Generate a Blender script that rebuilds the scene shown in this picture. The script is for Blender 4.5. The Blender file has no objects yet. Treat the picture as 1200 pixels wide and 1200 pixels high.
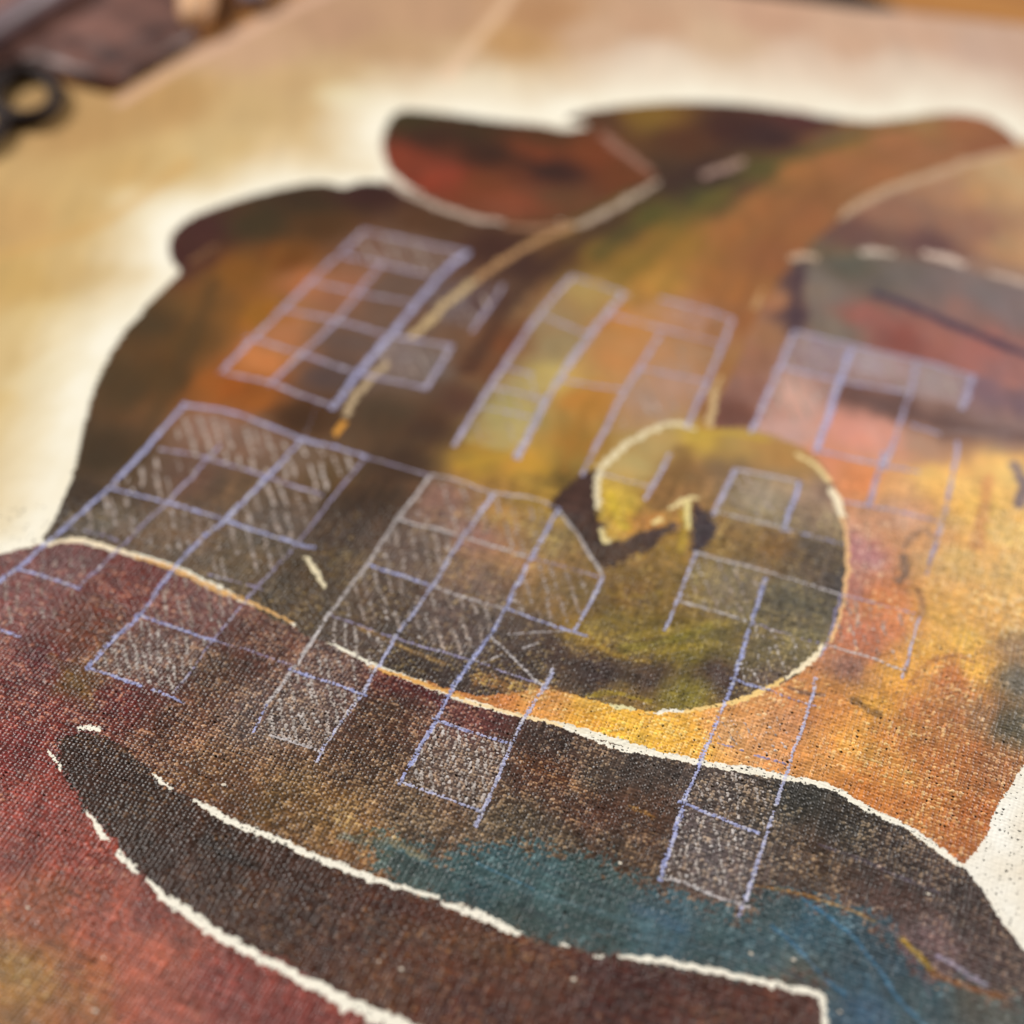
import bpy, math
import numpy as np
from mathutils import Matrix, Vector

# ------------------------------------------------------------------ camera
SC = bpy.context.scene
F_PX, CAM_H, SIZE = 1841.0, 0.20, 1200.0          # focal length in photo pixels, camera height over the canvas
FOCUS_ROW, F_STOP = 890.0, 6.4
OX, OY = -0.075, 0.205                             # canvas origin below the picture centre
_a = np.array([1000.0, -1630.0, F_PX]); _b = np.array([6530.0, 1925.0, -F_PX])
AY = _a / np.linalg.norm(_a)                       # canvas warp direction in camera axes (x right, y down, z ahead)
AX = _b - _b.dot(AY) * AY; AX /= np.linalg.norm(AX)
AZ = np.cross(AX, AY)

def at(px, py, z=0.0):
    """point of the photo -> metres on the canvas plane (or a plane z above it)"""
    d0, d1 = np.asarray(px, float) - 600.0, np.asarray(py, float) - 600.0
    den = d0 * AZ[0] + d1 * AZ[1] + F_PX * AZ[2]
    t = -(CAM_H - z) / den
    x = (d0 * AX[0] + d1 * AX[1] + F_PX * AX[2]) * t - OX
    y = (d0 * AY[0] + d1 * AY[1] + F_PX * AY[2]) * t - OY
    return x, y

def row_of(x, y):
    """photo row and column of a canvas point: only used to choose how finely the cloth is meshed"""
    X, Y = x + OX, y + OY
    c = [AX[k] * X + AY[k] * Y - AZ[k] * CAM_H for k in range(3)]
    return 600.0 + F_PX * c[0] / c[2], 600.0 + F_PX * c[1] / c[2]

cam_d = bpy.data.cameras.new('camera'); cam = bpy.data.objects.new('camera', cam_d)
SC.collection.objects.link(cam); SC.camera = cam
R = Matrix(((AX[0], -AX[1], -AX[2]), (AY[0], -AY[1], -AY[2]), (AZ[0], -AZ[1], -AZ[2])))
cam.matrix_world = Matrix.Translation((-OX, -OY, CAM_H)) @ R.to_4x4()
cam_d.sensor_width = 36.0; cam_d.lens = 36.0 * F_PX / SIZE
cam_d.clip_start = 0.005; cam_d.clip_end = 20.0
cam_d.dof.use_dof = True; cam_d.dof.aperture_fstop = F_STOP
_fx, _fy = at(600, FOCUS_ROW)
cam_d.dof.focus_distance = float(AX[2] * (_fx + OX) + AY[2] * (_fy + OY) - AZ[2] * CAM_H)

# ------------------------------------------------------------------ light
W = bpy.data.worlds.new('World'); SC.world = W; W.use_nodes = True
bg = W.node_tree.nodes['Background']
bg.inputs['Color'].default_value = (1.0, 0.965, 0.91, 1); bg.inputs['Strength'].default_value = 0.17

def area(name, loc, target, w, h, power, col):
    l = bpy.data.lights.new(name, 'AREA'); l.shape = 'RECTANGLE'; l.size = w; l.size_y = h
    l.energy = power; l.color = col
    o = bpy.data.objects.new(name, l); SC.collection.objects.link(o); o.location = loc
    o.rotation_euler = (Vector(target) - Vector(loc)).to_track_quat('-Z', 'Y').to_euler()
    return o
area('window_light', (1.75, 3.0, 1.3), (0, 0.05, 0), 1.7, 0.85, 112.0, (1.0, 0.965, 0.925))
area('side_fill', (-2.5, 0.35, 2.1), (0, 0.05, 0), 0.8, 0.8, 134.0, (1.0, 0.975, 0.94))  # added light from the left that shades the threads, no such lamp known
SC.view_settings.view_transform = 'Standard'; SC.view_settings.look = 'None'
SC.view_settings.exposure = 0.0; SC.view_settings.gamma = 1.0; SC.view_settings.use_curve_mapping = False
SC.cycles.use_denoising = True
SC.cycles.max_bounces = 6

# ------------------------------------------------------------------ helpers
def lin(c):
    c = np.asarray(c, float) / 255.0
    return np.where(c <= 0.04045, c / 12.92, ((c + 0.055) / 1.055) ** 2.4)

def richer(c, k):
    l = c.mean(-1, keepdims=True); return np.clip(l + (c - l) * k, 0.002, 1)

def smooth(a, b, x):
    t = np.clip((x - a) / (b - a), 0, 1); return t * t * (3 - 2 * t)

def hash2(i, j, k=0):
    n = (i.astype(np.int64) * 374761393 + j.astype(np.int64) * 668265263 + k * 2147483647) & 0xFFFFFFFF
    n = ((n ^ (n >> 13)) * 1274126177) & 0xFFFFFFFF
    n = (n ^ (n >> 16)) & 0xFFFFFF
    return n / float(0xFFFFFF)

def vnoise(x, y, k=0):
    i, j = np.floor(x), np.floor(y); fx, fy = x - i, y - j
    fx = fx * fx * (3 - 2 * fx); fy = fy * fy * (3 - 2 * fy)
    a = hash2(i, j, k); b = hash2(i + 1, j, k); c = hash2(i, j + 1, k); d = hash2(i + 1, j + 1, k)
    return (a * (1 - fx) + b * fx) * (1 - fy) + (c * (1 - fx) + d * fx) * fy - 0.5

def fbm(x, y, k=0, o=3):
    s = 0; a = 1.0
    for q in range(o):
        s = s + a * vnoise(x * 2 ** q, y * 2 ** q, k + q * 17); a *= 0.5
    return s

def spline(pts, closed=False, n=8):
    P = np.array(pts, float)
    if len(P) < 3 and not closed: return P
    out = []
    N = len(P); segs = N if closed else N - 1
    for s in range(segs):
        if closed: p0, p1, p2, p3 = P[(s - 1) % N], P[s], P[(s + 1) % N], P[(s + 2) % N]
        else: p0, p1, p2, p3 = P[max(s - 1, 0)], P[s], P[s + 1], P[min(s + 2, N - 1)]
        for t in np.arange(n) / n:
            out.append(0.5 * (2 * p1 + (p2 - p0) * t + (2 * p0 - 5 * p1 + 4 * p2 - p3) * t * t + (3 * p1 - p0 - 3 * p2 + p3) * t ** 3))
    if not closed: out.append(P[-1])
    return np.array(out)

def canvas_pts(px_pts, closed=False, n=8):
    s = spline(px_pts, closed, n); x, y = at(s[:, 0], s[:, 1])
    return np.stack([x, y], 1)

def link(o, parent=None, **props):
    SC.collection.objects.link(o); o.parent = parent
    for k, v in props.items(): o[k] = v
    return o

def mesh_obj(name, co, quads, mats, parent=None, col=None, midx=None, shade=True, **props):
    me = bpy.data.meshes.new(name)
    nv, nf = len(co), len(quads)
    me.vertices.add(nv); me.vertices.foreach_set('co', np.ascontiguousarray(co, np.float32).ravel())
    me.loops.add(nf * 4); me.loops.foreach_set('vertex_index', np.ascontiguousarray(quads, np.int32).ravel())
    me.polygons.add(nf); me.polygons.foreach_set('loop_start', np.arange(0, nf * 4, 4, dtype=np.int32))
    if midx is not None: me.polygons.foreach_set('material_index', np.ascontiguousarray(midx, np.int32))
    me.polygons.foreach_set('use_smooth', np.full(nf, shade))
    me.update(calc_edges=True)
    if col is not None:
        a = me.attributes.new('pigment', 'FLOAT_COLOR', 'POINT')
        a.data.foreach_set('color', np.concatenate([col, np.ones((nv, 1))], 1).astype(np.float32).ravel())
    for m in mats: me.materials.append(m)
    return link(bpy.data.objects.new(name, me), parent, **props)

def py_mesh(name, verts, faces, mat, parent=None, shade=False, **props):
    me = bpy.data.meshes.new(name); me.from_pydata([tuple(map(float, v)) for v in verts], [], faces); me.update()
    me.polygons.foreach_set('use_smooth', [shade] * len(me.polygons)); me.materials.append(mat)
    return link(bpy.data.objects.new(name, me), parent, **props)

# ------------------------------------------------------------------ materials
class NT:
    def __init__(s, name):
        s.m = bpy.data.materials.new(name); s.m.use_nodes = True; s.t = s.m.node_tree
        s.b = s.t.nodes['Principled BSDF']
    def n(s, typ, **kw):
        nd = s.t.nodes.new(typ)
        for k, v in kw.items():
            if k in nd.inputs: nd.inputs[k].default_value = v
            else: setattr(nd, k, v)
        return nd
    def l(s, a, b): s.t.links.new(a, b)

PITCH = 0.00073
def pigment_mat(name, rough, spec, far, grain=0.10, coat=0.0):
    q = NT(name)
    at_ = q.n('ShaderNodeAttribute', attribute_name='pigment')
    tc = q.n('ShaderNodeTexCoord')
    no = q.n('ShaderNodeTexNoise', Scale=5200.0, Detail=3.0); q.l(tc.outputs['Object'], no.inputs['Vector'])
    mr = q.n('ShaderNodeMapRange'); mr.inputs['To Min'].default_value = 1 - grain; mr.inputs['To Max'].default_value = 1 + grain
    q.l(no.outputs['Fac'], mr.inputs['Value'])
    mx = q.n('ShaderNodeVectorMath', operation='SCALE'); q.l(at_.outputs['Color'], mx.inputs[0]); q.l(mr.outputs['Result'], mx.inputs['Scale'])
    q.l(mx.outputs['Vector'], q.b.inputs['Base Color'])
    n2 = q.n('ShaderNodeTexNoise', Scale=700.0, Detail=2.0); q.l(tc.outputs['Object'], n2.inputs['Vector'])
    m2 = q.n('ShaderNodeMapRange'); m2.inputs['To Min'].default_value = rough - 0.12; m2.inputs['To Max'].default_value = rough + 0.12
    q.l(n2.outputs['Fac'], m2.inputs['Value']); q.l(m2.outputs['Result'], q.b.inputs['Roughness'])
    q.b.inputs['Specular IOR Level'].default_value = spec
    bp = q.n('ShaderNodeBump', Strength=0.35 if not far else 0.5, Distance=0.00006 if not far else 0.0001)
    if far:
        w1 = q.n('ShaderNodeTexWave', Scale=1.0, Distortion=0.6); w1.bands_direction = 'X'
        w2 = q.n('ShaderNodeTexWave', Scale=1.0, Distortion=0.6); w2.bands_direction = 'Y'
        mp = q.n('ShaderNodeMapping'); sc = 1.0 / (PITCH * 3.1831); mp.inputs['Scale'].default_value = (sc, sc, sc)
        q.l(tc.outputs['Object'], mp.inputs['Vector']); q.l(mp.outputs['Vector'], w1.inputs['Vector']); q.l(mp.outputs['Vector'], w2.inputs['Vector'])
        mm = q.n('ShaderNodeMath', operation='MULTIPLY'); q.l(w1.outputs['Fac'], mm.inputs[0]); q.l(w2.outputs['Fac'], mm.inputs[1])
        q.l(mm.outputs[0], bp.inputs['Height'])
    else:
        q.l(no.outputs['Fac'], bp.inputs['Height'])
    q.l(bp.outputs['Normal'], q.b.inputs['Normal'])
    return q.m

def plain_mat(name, c1, c2, scale, rough=0.5, spec=0.4, stretch=(1, 1, 1), metal=0.0, bump=0.0005):
    q = NT(name); tc = q.n('ShaderNodeTexCoord'); mp = q.n('ShaderNodeMapping'); mp.inputs['Scale'].default_value = stretch
    q.l(tc.outputs['Object'], mp.inputs['Vector'])
    no = q.n('ShaderNodeTexNoise', Scale=scale, Detail=5.0); q.l(mp.outputs['Vector'], no.inputs['Vector'])
    cr = q.n('ShaderNodeValToRGB'); cr.color_ramp.elements[0].position = 0.3; cr.color_ramp.elements[1].position = 0.7
    cr.color_ramp.elements[0].color = (*lin(c1), 1); cr.color_ramp.elements[1].color = (*lin(c2), 1)
    q.l(no.outputs['Fac'], cr.inputs['Fac']); q.l(cr.outputs['Color'], q.b.inputs['Base Color'])
    q.b.inputs['Roughness'].default_value = rough; q.b.inputs['Specular IOR Level'].default_value = spec
    q.b.inputs['Metallic'].default_value = metal
    bp = q.n('ShaderNodeBump', Strength=0.4, Distance=bump); q.l(no.outputs['Fac'], bp.inputs['Height']); q.l(bp.outputs['Normal'], q.b.inputs['Normal'])
    return q.m

M_PAINT = pigment_mat('oil_paint', 0.38, 0.32, False); M_PAINT_FAR = pigment_mat('oil_paint_on_flat_weave', 0.5, 0.16, True)
M_PRIME = pigment_mat('gesso_primer', 0.75, 0.2, False, 0.04); M_PRIME_FAR = pigment_mat('gesso_on_flat_weave', 0.8, 0.1, True, 0.04)
M_CHALK = pigment_mat('chalk_dust', 0.95, 0.05, False, 0.12)
M_CHALK.node_tree.nodes['Principled BSDF'].inputs['Alpha'].default_value = 0.74
M_LINEN = plain_mat('raw_linen', (58, 40, 26), (92, 66, 42), 900.0, 0.9, 0.1)
M_WOOD = plain_mat('table_wood', (140, 88, 38), (186, 128, 62), 14.0, 0.45, 0.4, (1, 9, 1))
M_LEATHER = plain_mat('brown_leather', (58, 34, 31), (132, 90, 78), 75.0, 0.5, 0.4)
M_DARK = plain_mat('black_plastic', (26, 17, 15), (44, 30, 27), 80.0, 0.6, 0.15)
M_STEEL = plain_mat('dull_steel', (96, 78, 84), (136, 114, 120), 50.0, 0.45, 0.5)
M_TAN = plain_mat('pale_wood', (190, 138, 96), (222, 172, 124), 30.0, 0.5, 0.4, (6, 1, 1))

# ------------------------------------------------------------------ what is painted where (photo pixels, laid onto the canvas plane)
CANVAS_EDGE = [(-190, 190), (-60, 118), (0, 92), (40, 86), (70, 96), (100, 105), (122, 109), (138, 110), (165, 95), (210, 68), (280, 31), (340, 0),
               (480, -66), (700, -32), (880, -6), (1010, 9), (1200, 30), (1430, 62), (1480, 500), (1500, 1380), (-240, 1400)]
REG = {}     # name -> (polygon, colour field)
LOWER_TOP = [(-160, 700), (-60, 668), (0, 650), (30, 642), (52, 638), (90, 636), (140, 649), (200, 667), (265, 697), (340, 732), (400, 762), (445, 786), (500, 806),
             (560, 828), (620, 843), (660, 852), (700, 866), (760, 884), (800, 893), (870, 906), (930, 916), (965, 923), (1000, 940), (1040, 962), (1075, 977), (1110, 1000), (1128, 1014)]
REG['lower_field'] = (LOWER_TOP + [(1150, 1040), (1170, 1075), (1190, 1102), (1215, 1135), (1290, 1260), (1330, 1400), (-300, 1400)], 'C')
REG['teal_patch'] = ([(425, 975), (470, 984), (520, 998), (560, 992), (600, 990), (650, 998), (700, 1008), (740, 1026), (780, 1045), (830, 1062), (880, 1066),
                      (888, 1040), (930, 1046), (985, 1062), (1030, 1084), (1062, 1112), (1080, 1136), (1110, 1150), (1160, 1166), (1215, 1182), (1290, 1240), (1310, 1400), (960, 1400), (966, 1168),
                      (900, 1146), (800, 1130), (730, 1118), (660, 1106), (610, 1092), (560, 1064), (520, 1052), (480, 1042), (440, 1010)], 'T')
REG['dark_crescent'] = ([(68, 892), (64, 876), (78, 864), (100, 860), (128, 866), (155, 886), (180, 908), (230, 940), (300, 976), (400, 1018), (450, 1036), (520, 1060), (610, 1098),
                         (660, 1110), (730, 1126), (800, 1138), (900, 1156), (962, 1172), (966, 1200), (972, 1290), (990, 1400), (700, 1400), (600, 1260), (480, 1200), (440, 1182), (380, 1152), (310, 1116), (260, 1092),
                         (205, 1058), (160, 1018), (132, 980), (102, 950), (84, 920)], 'D')
REG['ochre_field'] = ([(632, 842), (600, 834), (560, 822), (500, 800), (520, 760), (640, 790), (720, 818), (800, 822), (876, 806), (926, 782), (950, 755), (970, 712), (978, 650), (972, 600), (948, 552), (918, 528), (868, 515),
                       (815, 505), (828, 468), (850, 415), (875, 368), (903, 322), (925, 298), (965, 255), (1000, 232), (1055, 205), (1118, 183), (1158, 172), (1196, 165), (1280, 180), (1330, 300),
                       (1300, 600), (1260, 780), (1215, 870), (1185, 918), (1164, 955), (1152, 985), (1126, 1012), (1110, 997), (1075, 973), (1040, 956), (1000, 934), (965, 916), (930, 910), (870, 899),
                       (800, 886), (760, 876), (700, 858), (660, 846)], 'F')
REG['mauve_shell'] = ([(944, 306), (962, 303), (1000, 301), (1030, 300), (1070, 303), (1110, 310), (1150, 320), (1200, 336), (1260, 350), (1290, 400), (1240, 452), (1180, 446), (1140, 438), (1070, 420), (1008, 406), (958, 396), (950, 370), (944, 335)], 'K')
REG['olive_body'] = ([(52, 634), (62, 612), (84, 560), (97, 505), (115, 445), (148, 386), (206, 326), (212, 318), (202, 306), (198, 290), (205, 270), (230, 252), (270, 237), (320, 223), (372, 214), (400, 219), (425, 213), (450, 214),
                      (480, 222), (560, 252), (620, 258), (660, 262), (645, 280), (570, 322), (500, 382), (440, 442), (400, 492), (398, 560), (384, 640), (345, 731), (265, 690), (200, 660), (140, 643), (90, 630)], 'U')
REG['hook_body'] = ([(400, 492), (440, 442), (500, 382), (570, 322), (640, 272), (680, 245), (740, 210), (730, 180), (700, 152), (664, 140), (690, 130), (750, 122), (800, 119), (860, 121), (920, 128), (980, 138), (1020, 142),
                     (1060, 138), (1110, 132), (1150, 136), (1180, 152), (1194, 172), (1160, 180), (1120, 193), (1060, 214), (1000, 246), (978, 262), (940, 296), (918, 322), (890, 368), (868, 415),
                     (843, 468), (830, 500), (870, 501), (920, 515), (952, 534), (972, 560), (986, 595), (992, 640), (989, 690), (980, 730), (965, 760), (935, 790), (895, 810), (850, 824), (800, 832), (740, 832), (700, 822),
                     (640, 808), (560, 815), (500, 798), (445, 780), (400, 758), (345, 731), (384, 640), (398, 560)], 'U')
REG['russet_leaf'] = ([(448, 172), (452, 150), (462, 134), (480, 129), (530, 134), (580, 141), (630, 146), (660, 152), (700, 150), (735, 172), (768, 206), (735, 222), (690, 246), (650, 260), (600, 258), (560, 252), (520, 238), (485, 222), (458, 200)], 'H')
REG['dark_beak'] = ([(645, 588), (662, 570), (680, 556), (700, 552), (702, 580), (705, 612), (708, 632), (730, 634), (752, 624), (770, 618), (800, 612), (770, 636), (740, 652), (716, 664), (704, 668), (690, 650), (672, 622), (656, 604)], 'N')
REG['dark_wedge'] = ([(814, 590), (826, 596), (838, 612), (836, 632), (822, 648), (808, 646), (810, 620)], 'N')
LABELS = {'lower_field': 'burgundy to brown paint field below the long cream line', 'teal_patch': 'teal blue paint patch with bright blue strokes',
          'dark_crescent': 'dark brown painted crescent edged with bare white line', 'ochre_field': 'orange and yellow ochre paint field', 'olive_body': 'olive brown painted body beside the pale ground',
          'hook_body': 'olive and orange painted hook shape', 'russet_leaf': 'russet painted leaf with dark upper edge', 'dark_beak': 'dark purple brown pointed beak shape inside the hook', 'dark_wedge': 'small dark purple wedge beside the beak',
          'mauve_shell': 'grey mauve and red painted shell shape', 'ground': 'cream primed canvas ground fading to tan'}
# strips of bare primed canvas left between the shapes: (points, widths in px, tint)
CREAM = (240, 234, 218)
BARE = [
 ([(178, 906), (188, 915), (202, 924)], [1, 5, 2], CREAM), ([(226, 938), (250, 950), (270, 962), (300, 974), (330, 986), (360, 1000), (400, 1016), (440, 1030), (480, 1042), (515, 1052)], [3, 9, 10, 8, 9, 9, 10, 9, 7, 4], CREAM),
 ([(518, 1058), (545, 1066), (570, 1077), (595, 1088), (612, 1096)], [5, 12, 13, 10, 3], CREAM), ([(655, 1106), (668, 1108)], [3, 3], CREAM), ([(695, 1122), (708, 1120)], [3, 4], CREAM),
 ([(724, 1121), (760, 1124), (800, 1131), (850, 1141), (900, 1152), (940, 1160), (960, 1166), (964, 1180), (968, 1210), (975, 1290)], [5, 10, 9, 9, 10, 9, 8, 7, 8, 8], CREAM),
 ([(56, 878), (62, 886), (67, 894), (70, 904)], [2, 4, 4, 2], CREAM), ([(90, 854), (104, 852), (118, 855)], [6, 8, 6], CREAM), ([(101, 951), (112, 965), (120, 978), (128, 984)], [3, 6, 8, 4], CREAM),
 ([(137, 998), (146, 1008), (156, 1016), (160, 1024)], [7, 9, 8, 5], CREAM), ([(170, 1028), (190, 1048), (215, 1066), (240, 1084), (265, 1100), (290, 1114), (310, 1124), (340, 1140), (375, 1158), (400, 1170), (430, 1184), (470, 1202), (560, 1250)],
  [4, 10, 13, 13, 13, 14, 11, 12, 16, 15, 16, 18, 18], CREAM),
 ([(54, 640), (70, 634), (90, 632), (110, 636), (140, 645), (165, 654)], [3, 6, 8, 6, 6, 3], (236, 218, 186)), ([(160, 653), (185, 660), (210, 670), (235, 682), (262, 695), (285, 702), (310, 713), (345, 731)], [3, 6, 7, 7, 8, 4, 5, 2], (214, 168, 108)),
 ([(432, 780), (455, 788), (480, 796), (510, 806), (545, 818)], [2, 4, 6, 5, 4], (218, 164, 92)), ([(545, 821), (580, 830), (615, 840), (640, 845), (660, 852)], [3, 4, 5, 5, 3], (240, 214, 168)),
 ([(660, 852), (690, 864), (720, 875), (760, 882), (800, 889), (850, 897), (880, 901), (920, 910), (955, 918), (985, 928), (1010, 944), (1035, 956), (1056, 963)], [3, 4, 6, 8, 7, 6, 6, 5, 6, 7, 8, 7, 3], CREAM),
 ([(1066, 974), (1090, 990), (1110, 1003), (1128, 1016)], [3, 8, 9, 8], CREAM),
 ([(452, 210), (478, 226), (520, 244), (560, 256), (592, 261)], [7, 9, 10, 10, 7], (214, 190, 172)), ([(592, 264), (630, 267), (668, 264)], [7, 10, 9], (176, 128, 100)),
 ([(772, 212), (740, 232), (700, 254), (672, 266)], [6, 10, 11, 9], (206, 182, 160)), ([(672, 266), (640, 277), (605, 296), (575, 316), (555, 330)], [9, 11, 10, 10, 9], (196, 150, 104)),
 ([(555, 330), (530, 350), (505, 374), (480, 398)], [10, 12, 11, 8], (220, 190, 140)), ([(455, 424), (435, 444), (418, 464), (404, 488)], [8, 10, 10, 8], (206, 180, 142)), ([(403, 492), (396, 504), (392, 512)], [9, 10, 6], (200, 140, 60)),
 ([(706, 156), (728, 176), (764, 202)], [10, 13, 9], (166, 122, 104)), ([(822, 206), (845, 198), (872, 188)], [11, 14, 11], (182, 150, 134)), ([(955, 165), (985, 158), (1010, 153)], [9, 9, 5], (120, 88, 76)),
 ([(1192, 176), (1150, 186), (1100, 202), (1050, 218), (1010, 238), (985, 256)], [8, 12, 13, 13, 12, 6], (214, 180, 146)), ([(926, 304), (942, 300), (960, 303)], [9, 14, 10], (222, 190, 160)),
 ([(1008, 296), (1025, 294), (1046, 298)], [9, 14, 9], (226, 208, 190)), ([(1080, 296), (1105, 302), (1132, 310)], [10, 16, 10], (240, 214, 196)), ([(1160, 320), (1190, 328), (1215, 336)], [7, 11, 9], (224, 196, 178)),
 ([(892, 340), (884, 362)], [7, 8], (205, 160, 112)), ([(845, 440), (836, 468), (832, 500)], [5, 9, 9], (226, 192, 140)),
 ([(701, 597), (699, 575), (704, 552), (716, 536), (736, 520), (758, 507), (776, 499), (796, 497), (815, 503)], [6, 8, 9, 10, 10, 9, 9, 8, 4], (222, 208, 172)),
 ([(704, 618), (708, 632), (716, 634)], [5, 9, 6], (224, 206, 150)), ([(764, 612), (776, 608)], [7, 8], (232, 214, 150)), ([(784, 597), (796, 589), (808, 584), (820, 583)], [6, 8, 8, 4], (226, 206, 150)), ([(805, 588), (806, 602), (807, 620)], [7, 8, 7], (222, 206, 140)),
 ([(930, 530), (948, 540), (962, 552), (972, 565)], [3, 7, 9, 7], (232, 206, 150)), ([(974, 572), (982, 588), (988, 606)], [8, 12, 8], (240, 224, 192)), ([(988, 606), (993, 640), (992, 680), (986, 715), (972, 752)], [5, 6, 5, 4, 4], (230, 184, 132)),
 ([(966, 756), (955, 770), (940, 782), (920, 795)], [8, 9, 6, 4], (240, 224, 190)), ([(918, 796), (895, 808), (865, 821), (830, 830), (800, 834), (768, 835)], [5, 7, 7, 5, 5, 4], (236, 200, 130)), ([(765, 836), (782, 834), (800, 833)], [4, 6, 3], CREAM),
 ([(358, 652), (368, 668), (381, 689)], [4, 9, 4], (228, 214, 180)), ([(222, 308), (236, 298), (256, 288)], [7, 10, 6], (128, 88, 58)), ([(715, 826), (730, 829), (745, 831)], [4, 8, 3], (220, 210, 160)),
]

FIELD = {}
FIELD['G'] = [(20, 620, 240, 234, 214), (30, 500, 238, 226, 194), (100, 470, 240, 232, 206), (60, 380, 222, 192, 132), (150, 350, 240, 230, 204), (110, 410, 236, 222, 186), (20, 330, 208, 168, 98), (100, 250, 210, 172, 108), (200, 200, 216, 180, 118), (252, 218, 240, 230, 200),
  (185, 290, 244, 236, 214), (170, 240, 226, 200, 150), (60, 440, 230, 206, 152), (10, 420, 220, 188, 128), (20, 260, 206, 162, 100), (100, 150, 194, 150, 92), (200, 120, 194, 150, 92), (300, 130, 210, 174, 118), (350, 165, 236, 224, 188), (405, 190, 244, 236, 214), (320, 195, 238, 226, 192), (300, 60, 202, 160, 124), (400, 30, 192, 148, 114), (450, 60, 194, 154, 112),
  (440, 120, 238, 228, 196), (400, 110, 226, 204, 156), (350, 100, 206, 168, 116), (540, 70, 206, 170, 130), (600, 50, 198, 150, 96), (640, 20, 188, 138, 94), (700, 40, 208, 168, 134), (500, 105, 238, 226, 196), (600, 112, 244, 234, 216), (700, 92, 240, 228, 210), (800, 88, 242, 232, 222), (900, 98, 244, 236, 226),
  (1000, 104, 240, 230, 212), (850, 45, 214, 178, 144), (1000, 50, 210, 168, 138), (1080, 40, 210, 168, 140), (1150, 60, 208, 172, 150), (1190, 50, 204, 166, 142), (1150, 115, 226, 206, 188), (1192, 150, 226, 208, 192), (1090, 104, 240, 232, 218), (760, 30, 204, 160, 126), (900, 25, 206, 160, 130),
  (1170, 1000, 243, 241, 234), (1195, 940, 243, 241, 234), (1195, 1060, 240, 236, 226), (30, 560, 232, 216, 176), (-60, 550, 222, 190, 130), (1300, 100, 208, 172, 150), (-60, 350, 204, 162, 98), (620, 80, 236, 220, 190), (100, 320, 212, 176, 114), (50, 460, 226, 200, 146), (80, 430, 230, 206, 154), (130, 300, 218, 184, 124), (180, 250, 226, 198, 142), (250, 190, 218, 186, 128), (320, 170, 222, 190, 138), (360, 130, 212, 176, 122), (280, 170, 214, 180, 122), (0, 480, 222, 190, 128), (20, 540, 236, 220, 180), (150, 200, 208, 168, 104), (420, 90, 206, 170, 122), (480, 70, 200, 160, 118), (560, 95, 228, 204, 168), (760, 62, 224, 196, 170), (940, 66, 222, 190, 164), (1060, 76, 220, 190, 166), (520, 20, 196, 152, 116)]
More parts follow.
